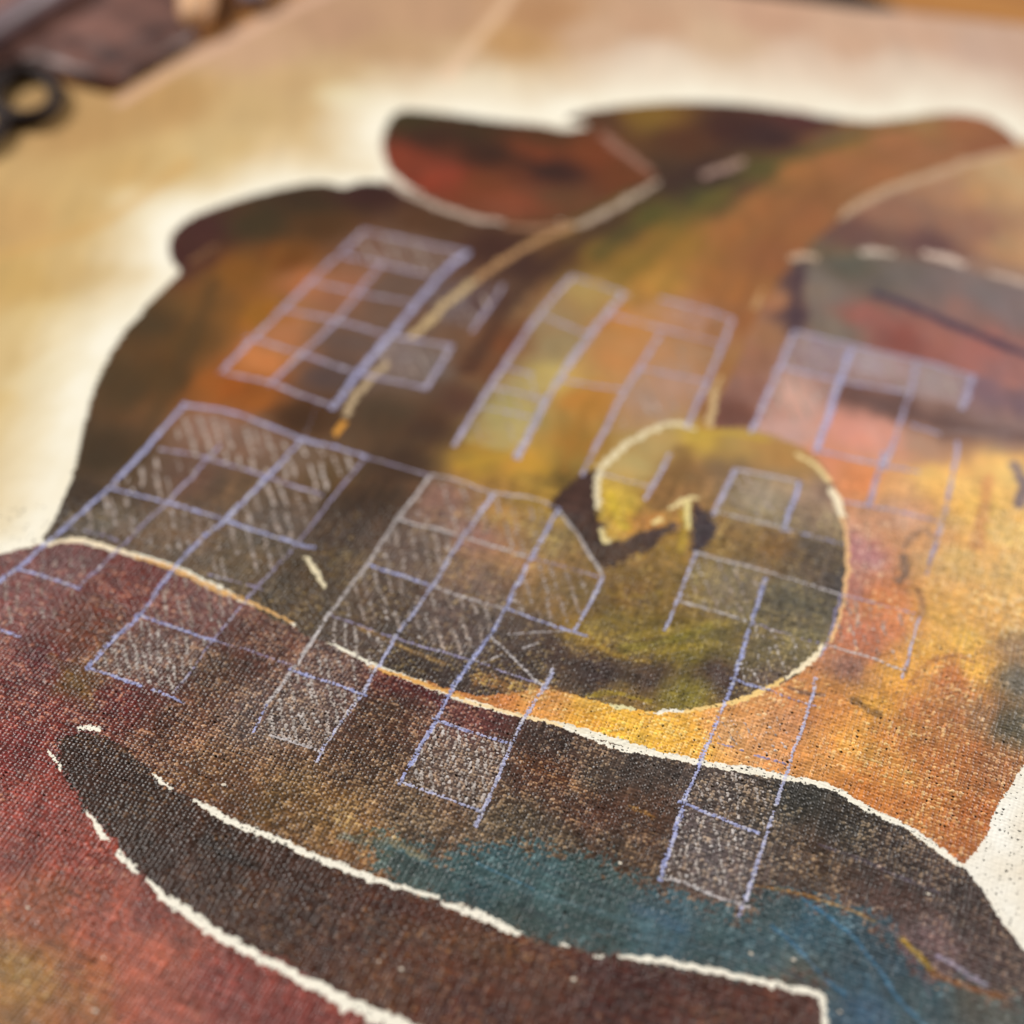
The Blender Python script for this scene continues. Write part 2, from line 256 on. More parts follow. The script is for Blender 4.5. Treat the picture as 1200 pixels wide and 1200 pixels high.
FIELD['U'] = [(735, 550, 184, 164, 92), (725, 600, 214, 180, 48), (720, 580, 196, 166, 56), (770, 520, 172, 150, 84), (820, 512, 196, 166, 60), (870, 515, 176, 146, 72), (920, 530, 168, 132, 66), (800, 560, 132, 102, 56), (780, 580, 150, 112, 62), (758, 608, 196, 140, 60), (850, 556, 126, 106, 70), (890, 582, 152, 140, 112),
  (960, 592, 152, 128, 98), (900, 640, 128, 100, 50), (960, 650, 94, 82, 60), (985, 690, 74, 66, 56), (860, 690, 126, 112, 82), (930, 710, 96, 90, 66), (800, 640, 156, 124, 44), (790, 690, 132, 106, 44), (740, 690, 126, 98, 40), (720, 735, 134, 114, 42), (800, 760, 124, 114, 34), (850, 752, 112, 102, 48), (760, 795, 80, 62, 44),
  (840, 792, 78, 60, 48), (700, 785, 70, 54, 46), (650, 762, 78, 58, 50), (620, 745, 88, 72, 64), (800, 818, 134, 124, 40), (735, 818, 124, 104, 50), (940, 762, 124, 116, 72), (900, 790, 92, 78, 62), (880, 770, 110, 100, 62), (680, 740, 150, 118, 40), (760, 740, 120, 104, 36),
  (560, 540, 170, 130, 44), (620, 540, 196, 146, 50), (590, 480, 166, 150, 86), (650, 440, 196, 170, 88), (600, 505, 172, 152, 92), (680, 520, 152, 112, 44), (690, 470, 182, 124, 48), (660, 560, 112, 88, 38), (640, 580, 160, 128, 52), (730, 420, 188, 132, 76), (760, 470, 166, 132, 108), (800, 450, 182, 138, 112), (820, 370, 188, 138, 104), (760, 410, 184, 134, 84),
  (690, 340, 184, 152, 82), (640, 365, 152, 126, 88), (650, 405, 152, 132, 92), (770, 330, 184, 136, 58), (740, 375, 186, 128, 62), (590, 605, 174, 128, 66), (560, 625, 152, 108, 92), (520, 590, 136, 102, 92), (600, 655, 168, 124, 82), (640, 640, 142, 116, 70), (560, 685, 122, 96, 80), (530, 725, 94, 74, 66), (450, 700, 84, 66, 54), (480, 645, 106, 86, 76),
  (560, 748, 88, 72, 66), (690, 700, 132, 106, 60), (650, 690, 140, 110, 66), (540, 470, 84, 54, 40), (500, 500, 74, 52, 38), (600, 400, 122, 72, 40), (560, 350, 74, 44, 37), (620, 310, 68, 44, 37), (560, 425, 112, 74, 48), (470, 545, 70, 50, 36), (430, 590, 66, 48, 34), (400, 620, 70, 50, 34), (450, 490, 78, 60, 42), (480, 790, 60, 46, 38), (540, 790, 64, 50, 44), (600, 780, 74, 56, 48),
  (350, 490, 68, 44, 24), (300, 470, 154, 92, 40), (250, 450, 154, 92, 40), (280, 455, 150, 86, 34), (200, 440, 96, 68, 30), (150, 450, 86, 64, 32), (120, 530, 72, 54, 28), (100, 590, 68, 50, 32), (180, 380, 84, 64, 34), (280, 320, 128, 86, 36), (305, 370, 156, 104, 40), (340, 300, 112, 70, 30), (380, 265, 80, 54, 28), (300, 262, 62, 50, 28), (240, 268, 68, 36, 32), (212, 298, 66, 33, 28),
  (360, 230, 58, 42, 25), (430, 226, 58, 32, 28), (250, 360, 118, 82, 40), (220, 400, 110, 78, 36), (430, 290, 112, 80, 64), (360, 330, 168, 112, 76), (400, 340, 142, 96, 72), (450, 340, 106, 86, 76), (480, 290, 106, 84, 72), (500, 262, 84, 58, 40), (310, 420, 190, 124, 76), (330, 390, 172, 116, 80), (400, 400, 100, 82, 76), (380, 442, 86, 70, 68), (470, 420, 116, 100, 96), (510, 430, 106, 94, 90), (540, 350, 110, 96, 98), (580, 290, 68, 42, 35),
  (250, 500, 150, 116, 102), (300, 510, 126, 100, 86), (350, 540, 112, 92, 76), (220, 560, 116, 86, 72), (170, 570, 112, 92, 76), (120, 603, 100, 88, 70), (160, 622, 106, 86, 66), (230, 630, 110, 88, 66), (290, 582, 110, 90, 70), (280, 655, 100, 86, 66), (330, 605, 96, 82, 70), (370, 665, 82, 64, 40), (320, 695, 78, 64, 46), (390, 700, 84, 68, 50), (380, 560, 90, 70, 44), (450, 750, 80, 66, 56),
  (700, 142, 86, 56, 36), (765, 138, 128, 98, 36), (800, 162, 84, 50, 30), (860, 152, 72, 40, 32), (900, 162, 62, 36, 36), (950, 140, 92, 46, 42), (840, 210, 66, 42, 36), (790, 215, 62, 44, 36), (760, 252, 92, 86, 36), (830, 232, 84, 84, 40), (900, 196, 94, 86, 40), (990, 160, 152, 118, 56), (700, 300, 122, 96, 40), (745, 310, 154, 118, 46), (790, 280, 152, 114, 46), (720, 265, 84, 66, 36), (660, 300, 90, 62, 38),
  (850, 270, 178, 118, 56), (930, 200, 182, 122, 60), (1050, 165, 184, 122, 72), (1130, 150, 174, 112, 66), (1000, 195, 188, 126, 70), (900, 300, 166, 106, 58), (850, 340, 184, 122, 56), (870, 370, 168, 112, 60), (1170, 165, 160, 100, 58), (850, 440, 152, 106, 60), (845, 480, 144, 98, 62), (940, 250, 172, 112, 60), (900, 245, 176, 116, 58), (1080, 145, 170, 132, 74)]
FIELD['F'] = [(1050, 250, 172, 122, 96), (1000, 275, 126, 86, 76), (1090, 288, 120, 80, 76), (1150, 222, 220, 168, 112), (1192, 212, 228, 184, 128), (1190, 290, 212, 162, 112), (1110, 220, 190, 140, 104), (1140, 270, 176, 124, 96), (1000, 312, 104, 96, 76), (1060, 322, 120, 106, 92), (1150, 342, 132, 112, 102), (960, 340, 136, 118, 98), (970, 380, 132, 116, 98), (960, 310, 90, 80, 66), (1190, 350, 136, 112, 108), (1195, 400, 150, 110, 104),
  (1020, 370, 168, 96, 80), (1060, 392, 150, 78, 64), (1100, 384, 178, 106, 86), (1150, 410, 184, 106, 90), (1190, 440, 170, 110, 100), (1120, 350, 170, 112, 94), (960, 412, 136, 116, 126), (1020, 425, 150, 130, 140), (1100, 450, 142, 122, 122), (1000, 462, 104, 70, 64), (1050, 478, 100, 72, 70), (1110, 500, 108, 80, 76), (1150, 455, 122, 92, 106), (1185, 500, 128, 102, 102), (1190, 470, 112, 86, 98), (1080, 520, 170, 130, 110),
  (930, 462, 194, 148, 136), (1000, 505, 206, 136, 122), (920, 505, 176, 136, 132), (1030, 510, 206, 142, 128), (935, 370, 74, 54, 62), (930, 330, 92, 64, 62), (880, 420, 140, 96, 76), (895, 460, 134, 92, 82), (862, 484, 104, 66, 58), (900, 390, 150, 104, 74), (910, 350, 156, 106, 76), (960, 540, 200, 130, 100),
  (1010, 562, 208, 130, 84), (1050, 605, 202, 152, 128), (1040, 570, 214, 160, 110), (1100, 562, 230, 180, 104), (1150, 600, 240, 190, 98), (1180, 555, 234, 188, 112), (1180, 700, 230, 180, 104), (1100, 720, 230, 174, 88), (1140, 780, 240, 184, 80), (1180, 620, 238, 190, 110), (1030, 700, 204, 126, 74), (1020, 765, 200, 124, 94), (1040, 735, 206, 130, 90), (1010, 740, 196, 118, 92), (1080, 640, 216, 160, 110), (1120, 660, 232, 182, 108), (1090, 780, 232, 170, 80), (1005, 650, 184, 122, 128), (1000, 690, 186, 120, 110),
  (1000, 782, 156, 108, 96), (985, 820, 206, 136, 72), (1030, 830, 226, 164, 66), (1060, 800, 226, 164, 72), (1110, 800, 190, 116, 66), (1100, 900, 186, 116, 60), (1050, 900, 216, 142, 64), (960, 880, 224, 152, 80), (900, 870, 218, 152, 94), (800, 868, 240, 180, 86), (720, 860, 240, 184, 80), (680, 844, 224, 164, 74), (640, 828, 220, 156, 80), (1150, 840, 150, 108, 74), (1192, 850, 92, 84, 70), (1195, 800, 108, 100, 92), (1190, 760, 152, 118, 86),
  (1140, 960, 182, 106, 50), (1130, 1000, 176, 100, 46), (1010, 940, 200, 124, 54), (1160, 900, 160, 100, 60), (930, 850, 196, 128, 82), (1000, 870, 228, 160, 70), (860, 860, 226, 162, 98), (1180, 660, 232, 184, 112), (1160, 720, 228, 174, 96), (1080, 830, 188, 118, 66), (1120, 840, 180, 112, 64), (1100, 862, 186, 116, 60), (1060, 850, 204, 132, 62), (1050, 788, 234, 174, 74), (1085, 762, 236, 178, 80), (1130, 752, 240, 184, 84), (1130, 900, 180, 108, 56), (1080, 940, 190, 116, 54), (1120, 790, 186, 114, 64), (580, 815, 200, 130, 70)]
FIELD['C'] = [(60, 665, 132, 82, 80), (20, 720, 140, 80, 76), (150, 690, 126, 58, 50), (40, 780, 110, 42, 44), (100, 745, 118, 66, 44), (60, 830, 122, 54, 50), (20, 870, 132, 60, 58), (140, 822, 104, 42, 40), (180, 700, 122, 54, 48), (240, 715, 132, 88, 82), (170, 770, 116, 86, 78), (90, 795, 118, 88, 50), (250, 790, 88, 60, 44), (300, 755, 94, 60, 50), (200, 860, 98, 60, 42),
  (300, 845, 106, 88, 82), (350, 830, 112, 94, 88), (250, 900, 100, 72, 48), (330, 945, 100, 72, 46), (380, 800, 106, 76, 76), (450, 830, 88, 64, 48), (420, 900, 80, 58, 42), (465, 796, 92, 38, 38), (550, 840, 112, 66, 66), (540, 900, 116, 96, 88), (480, 955, 98, 84, 66), (600, 965, 88, 78, 62), (650, 880, 78, 64, 58), (700, 910, 84, 72, 62), (745, 900, 84, 76, 70),
  (640, 905, 96, 60, 42), (690, 955, 96, 64, 48), (760, 960, 90, 68, 54), (415, 975, 136, 98, 54), (390, 950, 112, 80, 46), (850, 920, 96, 88, 84), (880, 950, 92, 84, 78), (850, 1000, 112, 102, 100), (820, 970, 100, 90, 88), (940, 940, 68, 68, 62), (1000, 960, 66, 62, 56), (960, 1010, 88, 72, 58), (1050, 1010, 70, 60, 56), (1050, 1060, 96, 76, 70), (1120, 1060, 78, 66, 62), (1150, 1120, 88, 72, 70), (1100, 1112, 122, 102, 104),
  (1185, 1150, 88, 74, 72), (1190, 1195, 100, 84, 74), (740, 1010, 92, 74, 58), (660, 985, 86, 76, 62), (50, 950, 140, 64, 62), (100, 1000, 146, 70, 66), (50, 1050, 152, 86, 66), (20, 1150, 158, 118, 72), (100, 1150, 164, 98, 66), (160, 1130, 172, 96, 86), (200, 1180, 152, 86, 82), (130, 1080, 162, 86, 76), (270, 1150, 140, 70, 70), (350, 1190, 124, 58, 58), (180, 1062, 130, 68, 66), (20, 1000, 136, 64, 60), (0, 1195, 156, 112, 76)]
FIELD['T'] = [(480, 1012, 70, 86, 86), (560, 1022, 62, 90, 98), (640, 1042, 66, 94, 102), (700, 1072, 60, 80, 84), (780, 1078, 66, 94, 112), (860, 1092, 64, 90, 102), (850, 1130, 56, 78, 86), (950, 1092, 56, 88, 108), (1000, 1150, 62, 90, 110), (1080, 1180, 66, 88, 100), (1010, 1190, 62, 92, 122), (620, 1085, 58, 74, 74), (450, 985, 82, 92, 86), (945, 1155, 88, 86, 80), (1140, 1190, 92, 84, 78), (720, 1030, 66, 86, 90), (900, 1060, 70, 88, 96), (1040, 1120, 58, 80, 98)]
FIELD['D'] = [(110, 880, 66, 50, 42), (180, 950, 64, 50, 40), (250, 990, 66, 50, 38), (350, 1040, 72, 52, 42), (220, 1010, 68, 50, 40), (300, 1060, 76, 56, 42), (450, 1072, 80, 52, 42), (550, 1112, 98, 66, 48), (450, 1150, 94, 66, 48), (620, 1150, 96, 66, 52), (720, 1170, 78, 48, 46), (850, 1180, 90, 60, 54), (940, 1188, 96, 66, 60), (550, 1192, 84, 54, 48)]
FIELD['H'] = [(480, 138, 60, 50, 27), (560, 153, 64, 46, 28), (640, 160, 84, 54, 32), (500, 165, 62, 38, 26), (570, 182, 62, 36, 25), (650, 200, 58, 34, 30), (475, 182, 124, 58, 40), (520, 206, 136, 62, 45), (600, 236, 128, 74, 52), (690, 180, 116, 64, 38), (625, 178, 112, 58, 36), (660, 235, 102, 70, 48), (740, 205, 104, 62, 38), (565, 215, 110, 62, 38)]
FIELD['K'] = [(960, 340, 142, 124, 106), (975, 385, 138, 122, 104), (1000, 315, 106, 100, 82), (1060, 325, 124, 110, 98), (1150, 345, 136, 118, 110), (1195, 360, 140, 118, 112), (1015, 370, 176, 104, 88), (1060, 395, 158, 84, 70), (1100, 390, 184, 112, 92), (1150, 410, 190, 112, 96), (1190, 440, 176, 116, 106), (1120, 355, 160, 116, 102), (1090, 340, 130, 112, 104), (1030, 335, 120, 104, 90)]
FIELD['N'] = [(680, 590, 72, 50, 44), (720, 650, 82, 60, 46), (790, 615, 76, 56, 52), (700, 620, 70, 48, 38), (824, 620, 68, 54, 58)]
# single brush strokes inside the shapes: (points, width px, colour, strength, dry 0..1)
STROKE = [
 ([(802, 528), (792, 560), (770, 592)], 30, (132, 98, 54), 0.6, 0.0), ([(560, 1030), (680, 1062), (800, 1100)], 9, (84, 116, 124), 0.5, 0.3), ([(640, 1020), (760, 1058), (860, 1085)], 8, (50, 68, 74), 0.5, 0.2), ([(700, 1090), (820, 1112), (920, 1130)], 9, (80, 110, 122), 0.45, 0.3), ([(980, 1110), (1040, 1160), (1070, 1200)], 9, (52, 72, 82), 0.5, 0.2), ([(520, 1020), (600, 1058), (660, 1085)], 8, (48, 66, 70), 0.5, 0.2), ([(860, 1110), (960, 1160), (1000, 1200)], 8, (84, 108, 120), 0.45, 0.3),
 ([(1170, 158), (1080, 165), (1000, 190), (930, 228), (880, 280), (850, 340), (835, 400)], 26, (150, 98, 54), 0.55, 0.0), ([(1140, 150), (1040, 158), (960, 188), (890, 228), (840, 278), (810, 330)], 16, (168, 112, 58), 0.55, 0.0), ([(1060, 182), (990, 208), (930, 250), (895, 300), (872, 350)], 16, (138, 88, 50), 0.5, 0.0),
 ([(1060, 146), (1000, 158), (940, 178), (880, 204), (830, 232), (790, 262)], 13, (92, 84, 40), 0.75, 0.0), ([(850, 226), (800, 262), (760, 298), (720, 334)], 30, (122, 98, 40), 0.5, 0.0), ([(790, 238), (740, 268), (700, 300)], 18, (80, 76, 38), 0.6, 0.0), ([(830, 262), (800, 300), (775, 345)], 14, (160, 120, 50), 0.5, 0.0),
 ([(760, 232), (700, 268), (640, 312), (590, 366), (550, 430)], 26, (70, 44, 34), 0.6, 0.0), ([(980, 146), (900, 160), (830, 190), (790, 212)], 20, (64, 40, 34), 0.6, 0.0), ([(640, 330), (600, 392), (570, 450)], 18, (108, 66, 40), 0.5, 0.0), ([(690, 470), (672, 512), (660, 552)], 16, (166, 116, 44), 0.5, 0.0),
 ([(470, 186), (520, 208), (590, 236), (650, 242)], 14, (138, 70, 48), 0.5, 0.0), ([(600, 170), (650, 180), (710, 192)], 12, (118, 64, 40), 0.5, 0.0), ([(250, 330), (225, 400), (190, 470), (150, 560)], 26, (80, 58, 30), 0.5, 0.0), ([(330, 290), (290, 350), (262, 410)], 14, (136, 88, 38), 0.5, 0.0), ([(300, 262), (360, 246), (430, 246)], 16, (62, 48, 27), 0.5, 0.0),
 ([(938, 305), (934, 345), (930, 392)], 20, (72, 52, 60), 0.8, 0.0), ([(715, 580), (722, 600), (732, 618)], 15, (218, 184, 44), 0.75, 0.1), ([(800, 600), (803, 620), (798, 645)], 14, (198, 164, 42), 0.7, 0.1), ([(540, 545), (600, 535), (640, 552)], 18, (194, 150, 46), 0.5, 0.2), ([(822, 508), (860, 508), (900, 516)], 12, (204, 172, 58), 0.6, 0.0),
 ([(745, 745), (790, 738), (850, 730)], 18, (198, 168, 66), 0.6, 0.6), ([(740, 765), (790, 760), (840, 755)], 18, (188, 158, 58), 0.55, 0.6), ([(700, 690), (740, 700), (790, 690)], 10, (160, 130, 46), 0.4, 0.3),
 ([(942, 1054), (975, 1078), (1000, 1098), (1015, 1118), (1035, 1142), (1050, 1168), (1090, 1208)], 6, (60, 126, 168), 0.85, 0.35), ([(905, 1086), (930, 1106), (948, 1126), (966, 1146), (990, 1166)], 6, (56, 116, 156), 0.8, 0.35),
 ([(400, 980), (470, 996), (500, 1012)], 12, (70, 130, 150), 0.5, 0.6), ([(560, 1012), (600, 1030), (625, 1042)], 4, (80, 150, 186), 0.6, 0.2), ([(740, 1062), (780, 1078), (800, 1088)], 16, (62, 100, 130), 0.4, 0.3),
 ([(886, 1038), (930, 1046), (965, 1056), (1000, 1068), (1025, 1080)], 5, (196, 138, 66), 0.8, 0.6), ([(1058, 1100), (1075, 1118), (1092, 1138)], 9, (206, 166, 62), 0.95, 0.0), ([(1092, 1140), (1120, 1152), (1150, 1162), (1175, 1168)], 11, (134, 78, 36), 0.9, 0.0),
 ([(1098, 1120), (1125, 1136), (1155, 1154)], 10, (186, 176, 206), 0.75, 0.3), ([(1030, 1084), (1055, 1096), (1080, 1106)], 8, (150, 118, 116), 0.6, 0.3), ([(1056, 1112), (1075, 1134), (1090, 1168)], 4, (124, 90, 110), 0.5, 0.2),
 ([(960, 990), (1010, 1008), (1050, 1026), (1100, 1046)], 6, (112, 102, 124), 0.6, 0.4), ([(180, 905), (215, 920), (250, 936)], 14, (160, 104, 52), 0.5, 0.6), ([(400, 960), (420, 972), (445, 985)], 24, (176, 126, 66), 0.5, 0.7), ([(460, 985), (495, 1005)], 14, (186, 146, 90), 0.6, 0.8),
 ([(450, 790), (480, 800), (520, 824)], 16, (104, 34, 36), 0.6, 0.2), ([(608, 888), (660, 915), (700, 935)], 14, (150, 92, 48), 0.45, 0.7), ([(740, 945), (765, 958)], 8, (176, 124, 50), 0.6, 0.7), ([(420, 735), (450, 748), (480, 762), (520, 778)], 8, (196, 146, 72), 0.6, 0.7),
 ([(560, 795), (600, 805), (640, 812), (660, 818)], 26, (204, 142, 70), 0.7, 0.75), ([(640, 770), (700, 785), (760, 800)], 20, (58, 44, 38), 0.5, 0.2), ([(690, 815), (720, 812), (760, 822)], 9, (176, 150, 40), 0.7, 0.6), ([(690, 745), (720, 768), (760, 775)], 10, (170, 130, 40), 0.7, 0.3),
 ([(730, 760), (780, 752), (830, 735)], 16, (150, 140, 40), 0.45, 0.6), ([(1060, 640), (1080, 622), (1095, 632)], 12, (150, 116, 100), 0.5, 0.0), ([(1058, 652), (1060, 672), (1052, 680)], 13, (124, 96, 80), 0.75, 0.0), ([(1075, 690), (1082, 705), (1078, 722)], 10, (146, 100, 72), 0.5, 0.0),
 ([(1068, 800), (1082, 782), (1100, 772), (1122, 768), (1140, 776)], 9, (168, 106, 64), 0.45, 0.0), ([(1000, 820), (1016, 832), (1030, 838)], 13, (116, 84, 48), 0.7, 0.2), ([(925, 806), (945, 812), (965, 815)], 9, (110, 84, 74), 0.7, 0.1), ([(1065, 770), (1062, 790)], 5, (110, 80, 90), 0.4, 0.0),
 ([(1190, 545), (1200, 570), (1195, 590)], 20, (120, 104, 116), 0.85, 0.0), ([(1160, 560), (1150, 610), (1145, 640)], 18, (206, 138, 86), 0.6, 0.0), ([(1028, 345), (1070, 360), (1130, 386), (1215, 420)], 18, (70, 54, 76), 0.95, 0.0), ([(1000, 462), (1060, 482), (1120, 498), (1200, 512)], 26, (98, 72, 68), 0.6, 0.0),
 ([(500, 150), (570, 172), (650, 200)], 20, (54, 34, 25), 0.6, 0.0), ([(1085, 505), (1180, 508)], 10, (150, 130, 128), 0.4, 0.0), ([(30, 905), (60, 930), (90, 975)], 10, (150, 84, 70), 0.4, 0.6), ([(90, 1060), (150, 1100), (180, 1150)], 26, (186, 102, 84), 0.45, 0.4),
 ([(0, 1130), (60, 1160), (120, 1190)], 40, (172, 128, 74), 0.4, 0.4), ([(210, 905), (290, 940), (370, 970)], 12, (150, 108, 62), 0.4, 0.7), ([(240, 985), (262, 1000), (300, 1015)], 16, (52, 42, 38), 0.6, 0.1), ([(430, 1080), (520, 1100), (600, 1120)], 40, (116, 82, 54), 0.45, 0.5),
 ([(60, 770), (90, 800), (110, 830)], 14, (150, 116, 58), 0.5, 0.7), ([(110, 700), (140, 720), (120, 760)], 20, (90, 62, 44), 0.4, 0.3), ([(820, 230), (880, 205), (950, 178), (1010, 160)], 14, (92, 86, 40), 0.6, 0.0), ([(560, 1140), (700, 1160), (860, 1190)], 20, (116, 82, 66), 0.35, 0.4),
]
# chalk dust rubbed over single cells: (cell, colour, strength)
DUST = [([(430, 268), (548, 296), (505, 322), (405, 300)], (150, 125, 120), .45), ([(335, 362), (405, 300), (455, 311), (392, 376)], (190, 140, 115), .4), ([(460, 312), (505, 323), (460, 390), (395, 376)], (112, 92, 84), .35),
 ([(290, 400), (330, 364), (392, 378), (355, 415)], (194, 134, 94), .45), ([(258, 437), (290, 400), (355, 418), (315, 450)], (204, 138, 88), .5), ([(460, 394), (530, 406), (498, 455), (420, 437)], (140, 126, 126), .5), ([(510, 372), (548, 330), (590, 336), (552, 386)], (122, 108, 112), .55),
 ([(640, 365), (670, 325), (735, 346), (690, 395)], (168, 148, 104), .45), ([(590, 430), (640, 360), (690, 395), (650, 450)], (168, 152, 118), .45), ([(540, 515), (590, 435), (650, 450), (606, 532)], (192, 178, 124), .55), ([(720, 372), (775, 352), (858, 374), (845, 405)], (208, 162, 132), .55),
 ([(690, 400), (725, 372), (770, 388), (735, 455), (655, 450)], (208, 152, 90), .45), ([(735, 455), (770, 390), (845, 405), (806, 498), (705, 508)], (182, 146, 122), .55), ([(931, 388), (1000, 410), (984, 446), (920, 431)], (152, 136, 150), .5), ([(1000, 410), (1138, 440), (1128, 476), (984, 446)], (168, 150, 158), .5),
 ([(920, 432), (984, 446), (957, 528), (882, 505)], (204, 168, 160), .5), ([(984, 470), (1060, 500), (1036, 545), (957, 527)], (214, 152, 136), .4), ([(862, 550), (937, 566), (918, 622), (838, 600)], (168, 156, 122), .65), ([(940, 566), (985, 600), (985, 637), (920, 620)], (168, 144, 114), .5),
 ([(815, 648), (897, 672), (878, 727), (797, 705)], (146, 134, 100), .5), ([(895, 675), (985, 697), (962, 755), (880, 730)], (122, 116, 88), .35), ([(705, 552), (740, 525), (780, 505), (800, 505), (783, 533), (765, 572)], (208, 194, 126), .15), ([(345, 788), (425, 814), (378, 882), (300, 860)], (124, 108, 104), .4),
 ([(512, 845), (600, 872), (564, 952), (472, 915)], (132, 118, 112), .4), ([(800, 945), (890, 978), (868, 1062), (776, 1030)], (128, 118, 122), .4), ([(163, 724), (250, 752), (207, 815), (105, 783)], (132, 108, 102), .4), ([(830, 862), (842, 842), (950, 826), (925, 897)], (228, 170, 118), .35),
 ([(220, 480), (350, 516), (312, 558), (188, 527)], (140, 112, 100), .4), ([(350, 518), (430, 538), (378, 580), (314, 558)], (128, 106, 92), .35), ([(314, 560), (378, 582), (350, 638), (264, 610)], (118, 98, 86), .4), ([(187, 528), (247, 540), (200, 590), (127, 572)], (118, 96, 82), .35), ([(205, 664), (285, 702), (253, 752), (163, 722)], (134, 92, 88), .4),
 ([(30, 660), (60, 636), (135, 648), (92, 690), (20, 667)], (136, 90, 88), .45), ([(0, 680), (20, 668), (92, 690), (60, 730), (0, 735)], (140, 86, 82), .4), ([(505, 560), (578, 578), (543, 629), (467, 608)], (152, 118, 108), .4), ([(467, 610), (543, 630), (507, 687), (430, 662)], (112, 92, 82), .4), ([(507, 688), (592, 714), (560, 775), (470, 740)], (102, 86, 80), .4), ([(388, 722), (456, 745), (425, 812), (343, 785)], (108, 88, 82), .4)]
GROUND_STROKE = [
 ([(802, 528), (792, 560), (770, 592)], 30, (132, 98, 54), 0.6, 0.0), ([(560, 1030), (680, 1062), (800, 1100)], 9, (84, 116, 124), 0.5, 0.3), ([(640, 1020), (760, 1058), (860, 1085)], 8, (50, 68, 74), 0.5, 0.2), ([(700, 1090), (820, 1112), (920, 1130)], 9, (80, 110, 122), 0.45, 0.3), ([(980, 1110), (1040, 1160), (1070, 1200)], 9, (52, 72, 82), 0.5, 0.2), ([(520, 1020), (600, 1058), (660, 1085)], 8, (48, 66, 70), 0.5, 0.2), ([(860, 1110), (960, 1160), (1000, 1200)], 8, (84, 108, 120), 0.45, 0.3),
 ([(1170, 158), (1080, 165), (1000, 190), (930, 228), (880, 280), (850, 340), (835, 400)], 26, (150, 98, 54), 0.55, 0.0), ([(1140, 150), (1040, 158), (960, 188), (890, 228), (840, 278), (810, 330)], 16, (168, 112, 58), 0.55, 0.0), ([(1060, 182), (990, 208), (930, 250), (895, 300), (872, 350)], 16, (138, 88, 50), 0.5, 0.0),
 ([(1060, 146), (1000, 158), (940, 178), (880, 204), (830, 232), (790, 262)], 13, (92, 84, 40), 0.75, 0.0), ([(850, 226), (800, 262), (760, 298), (720, 334)], 30, (122, 98, 40), 0.5, 0.0), ([(790, 238), (740, 268), (700, 300)], 18, (80, 76, 38), 0.6, 0.0), ([(830, 262), (800, 300), (775, 345)], 14, (160, 120, 50), 0.5, 0.0),
 ([(760, 232), (700, 268), (640, 312), (590, 366), (550, 430)], 26, (70, 44, 34), 0.6, 0.0), ([(980, 146), (900, 160), (830, 190), (790, 212)], 20, (64, 40, 34), 0.6, 0.0), ([(640, 330), (600, 392), (570, 450)], 18, (108, 66, 40), 0.5, 0.0), ([(690, 470), (672, 512), (660, 552)], 16, (166, 116, 44), 0.5, 0.0),
 ([(470, 186), (520, 208), (590, 236), (650, 242)], 14, (138, 70, 48), 0.5, 0.0), ([(600, 170), (650, 180), (710, 192)], 12, (118, 64, 40), 0.5, 0.0), ([(250, 330), (225, 400), (190, 470), (150, 560)], 26, (80, 58, 30), 0.5, 0.0), ([(330, 290), (290, 350), (262, 410)], 14, (136, 88, 38), 0.5, 0.0), ([(300, 262), (360, 246), (430, 246)], 16, (62, 48, 27), 0.5, 0.0),
 ([(938, 305), (934, 345), (930, 392)], 20, (72, 52, 60), 0.8, 0.0), ([(715, 580), (722, 600), (732, 618)], 15, (218, 184, 44), 0.75, 0.1), ([(800, 600), (803, 620), (798, 645)], 14, (198, 164, 42), 0.7, 0.1), ([(540, 545), (600, 535), (640, 552)], 18, (194, 150, 46), 0.5, 0.2), ([(822, 508), (860, 508), (900, 516)], 12, (204, 172, 58), 0.6, 0.0),
 ([(745, 745), (790, 738), (850, 730)], 18, (198, 168, 66), 0.6, 0.6), ([(740, 765), (790, 760), (840, 755)], 18, (188, 158, 58), 0.55, 0.6), ([(700, 690), (740, 700), (790, 690)], 10, (160, 130, 46), 0.4, 0.3),([(604, -20), (585, 15), (555, 50), (522, 92)], 20, (222, 188, 158), 0.7, 0), ([(140, 120), (210, 78), (280, 42), (345, 8), (420, -25)], 20, (212, 172, 152), 0.75, 0), ([(0, 300), (120, 260), (220, 190)], 30, (196, 150, 86), 0.35, 0)]
SPECK = [(445, 1127), (470, 1136), (672, 1148), (33, 1064), (111, 1185), (122, 1123), (727, 1012), (262, 920), (1136, 769), (880, 1118), (984, 1186), (930, 1125), (541, 1060), (1088, 1048)]

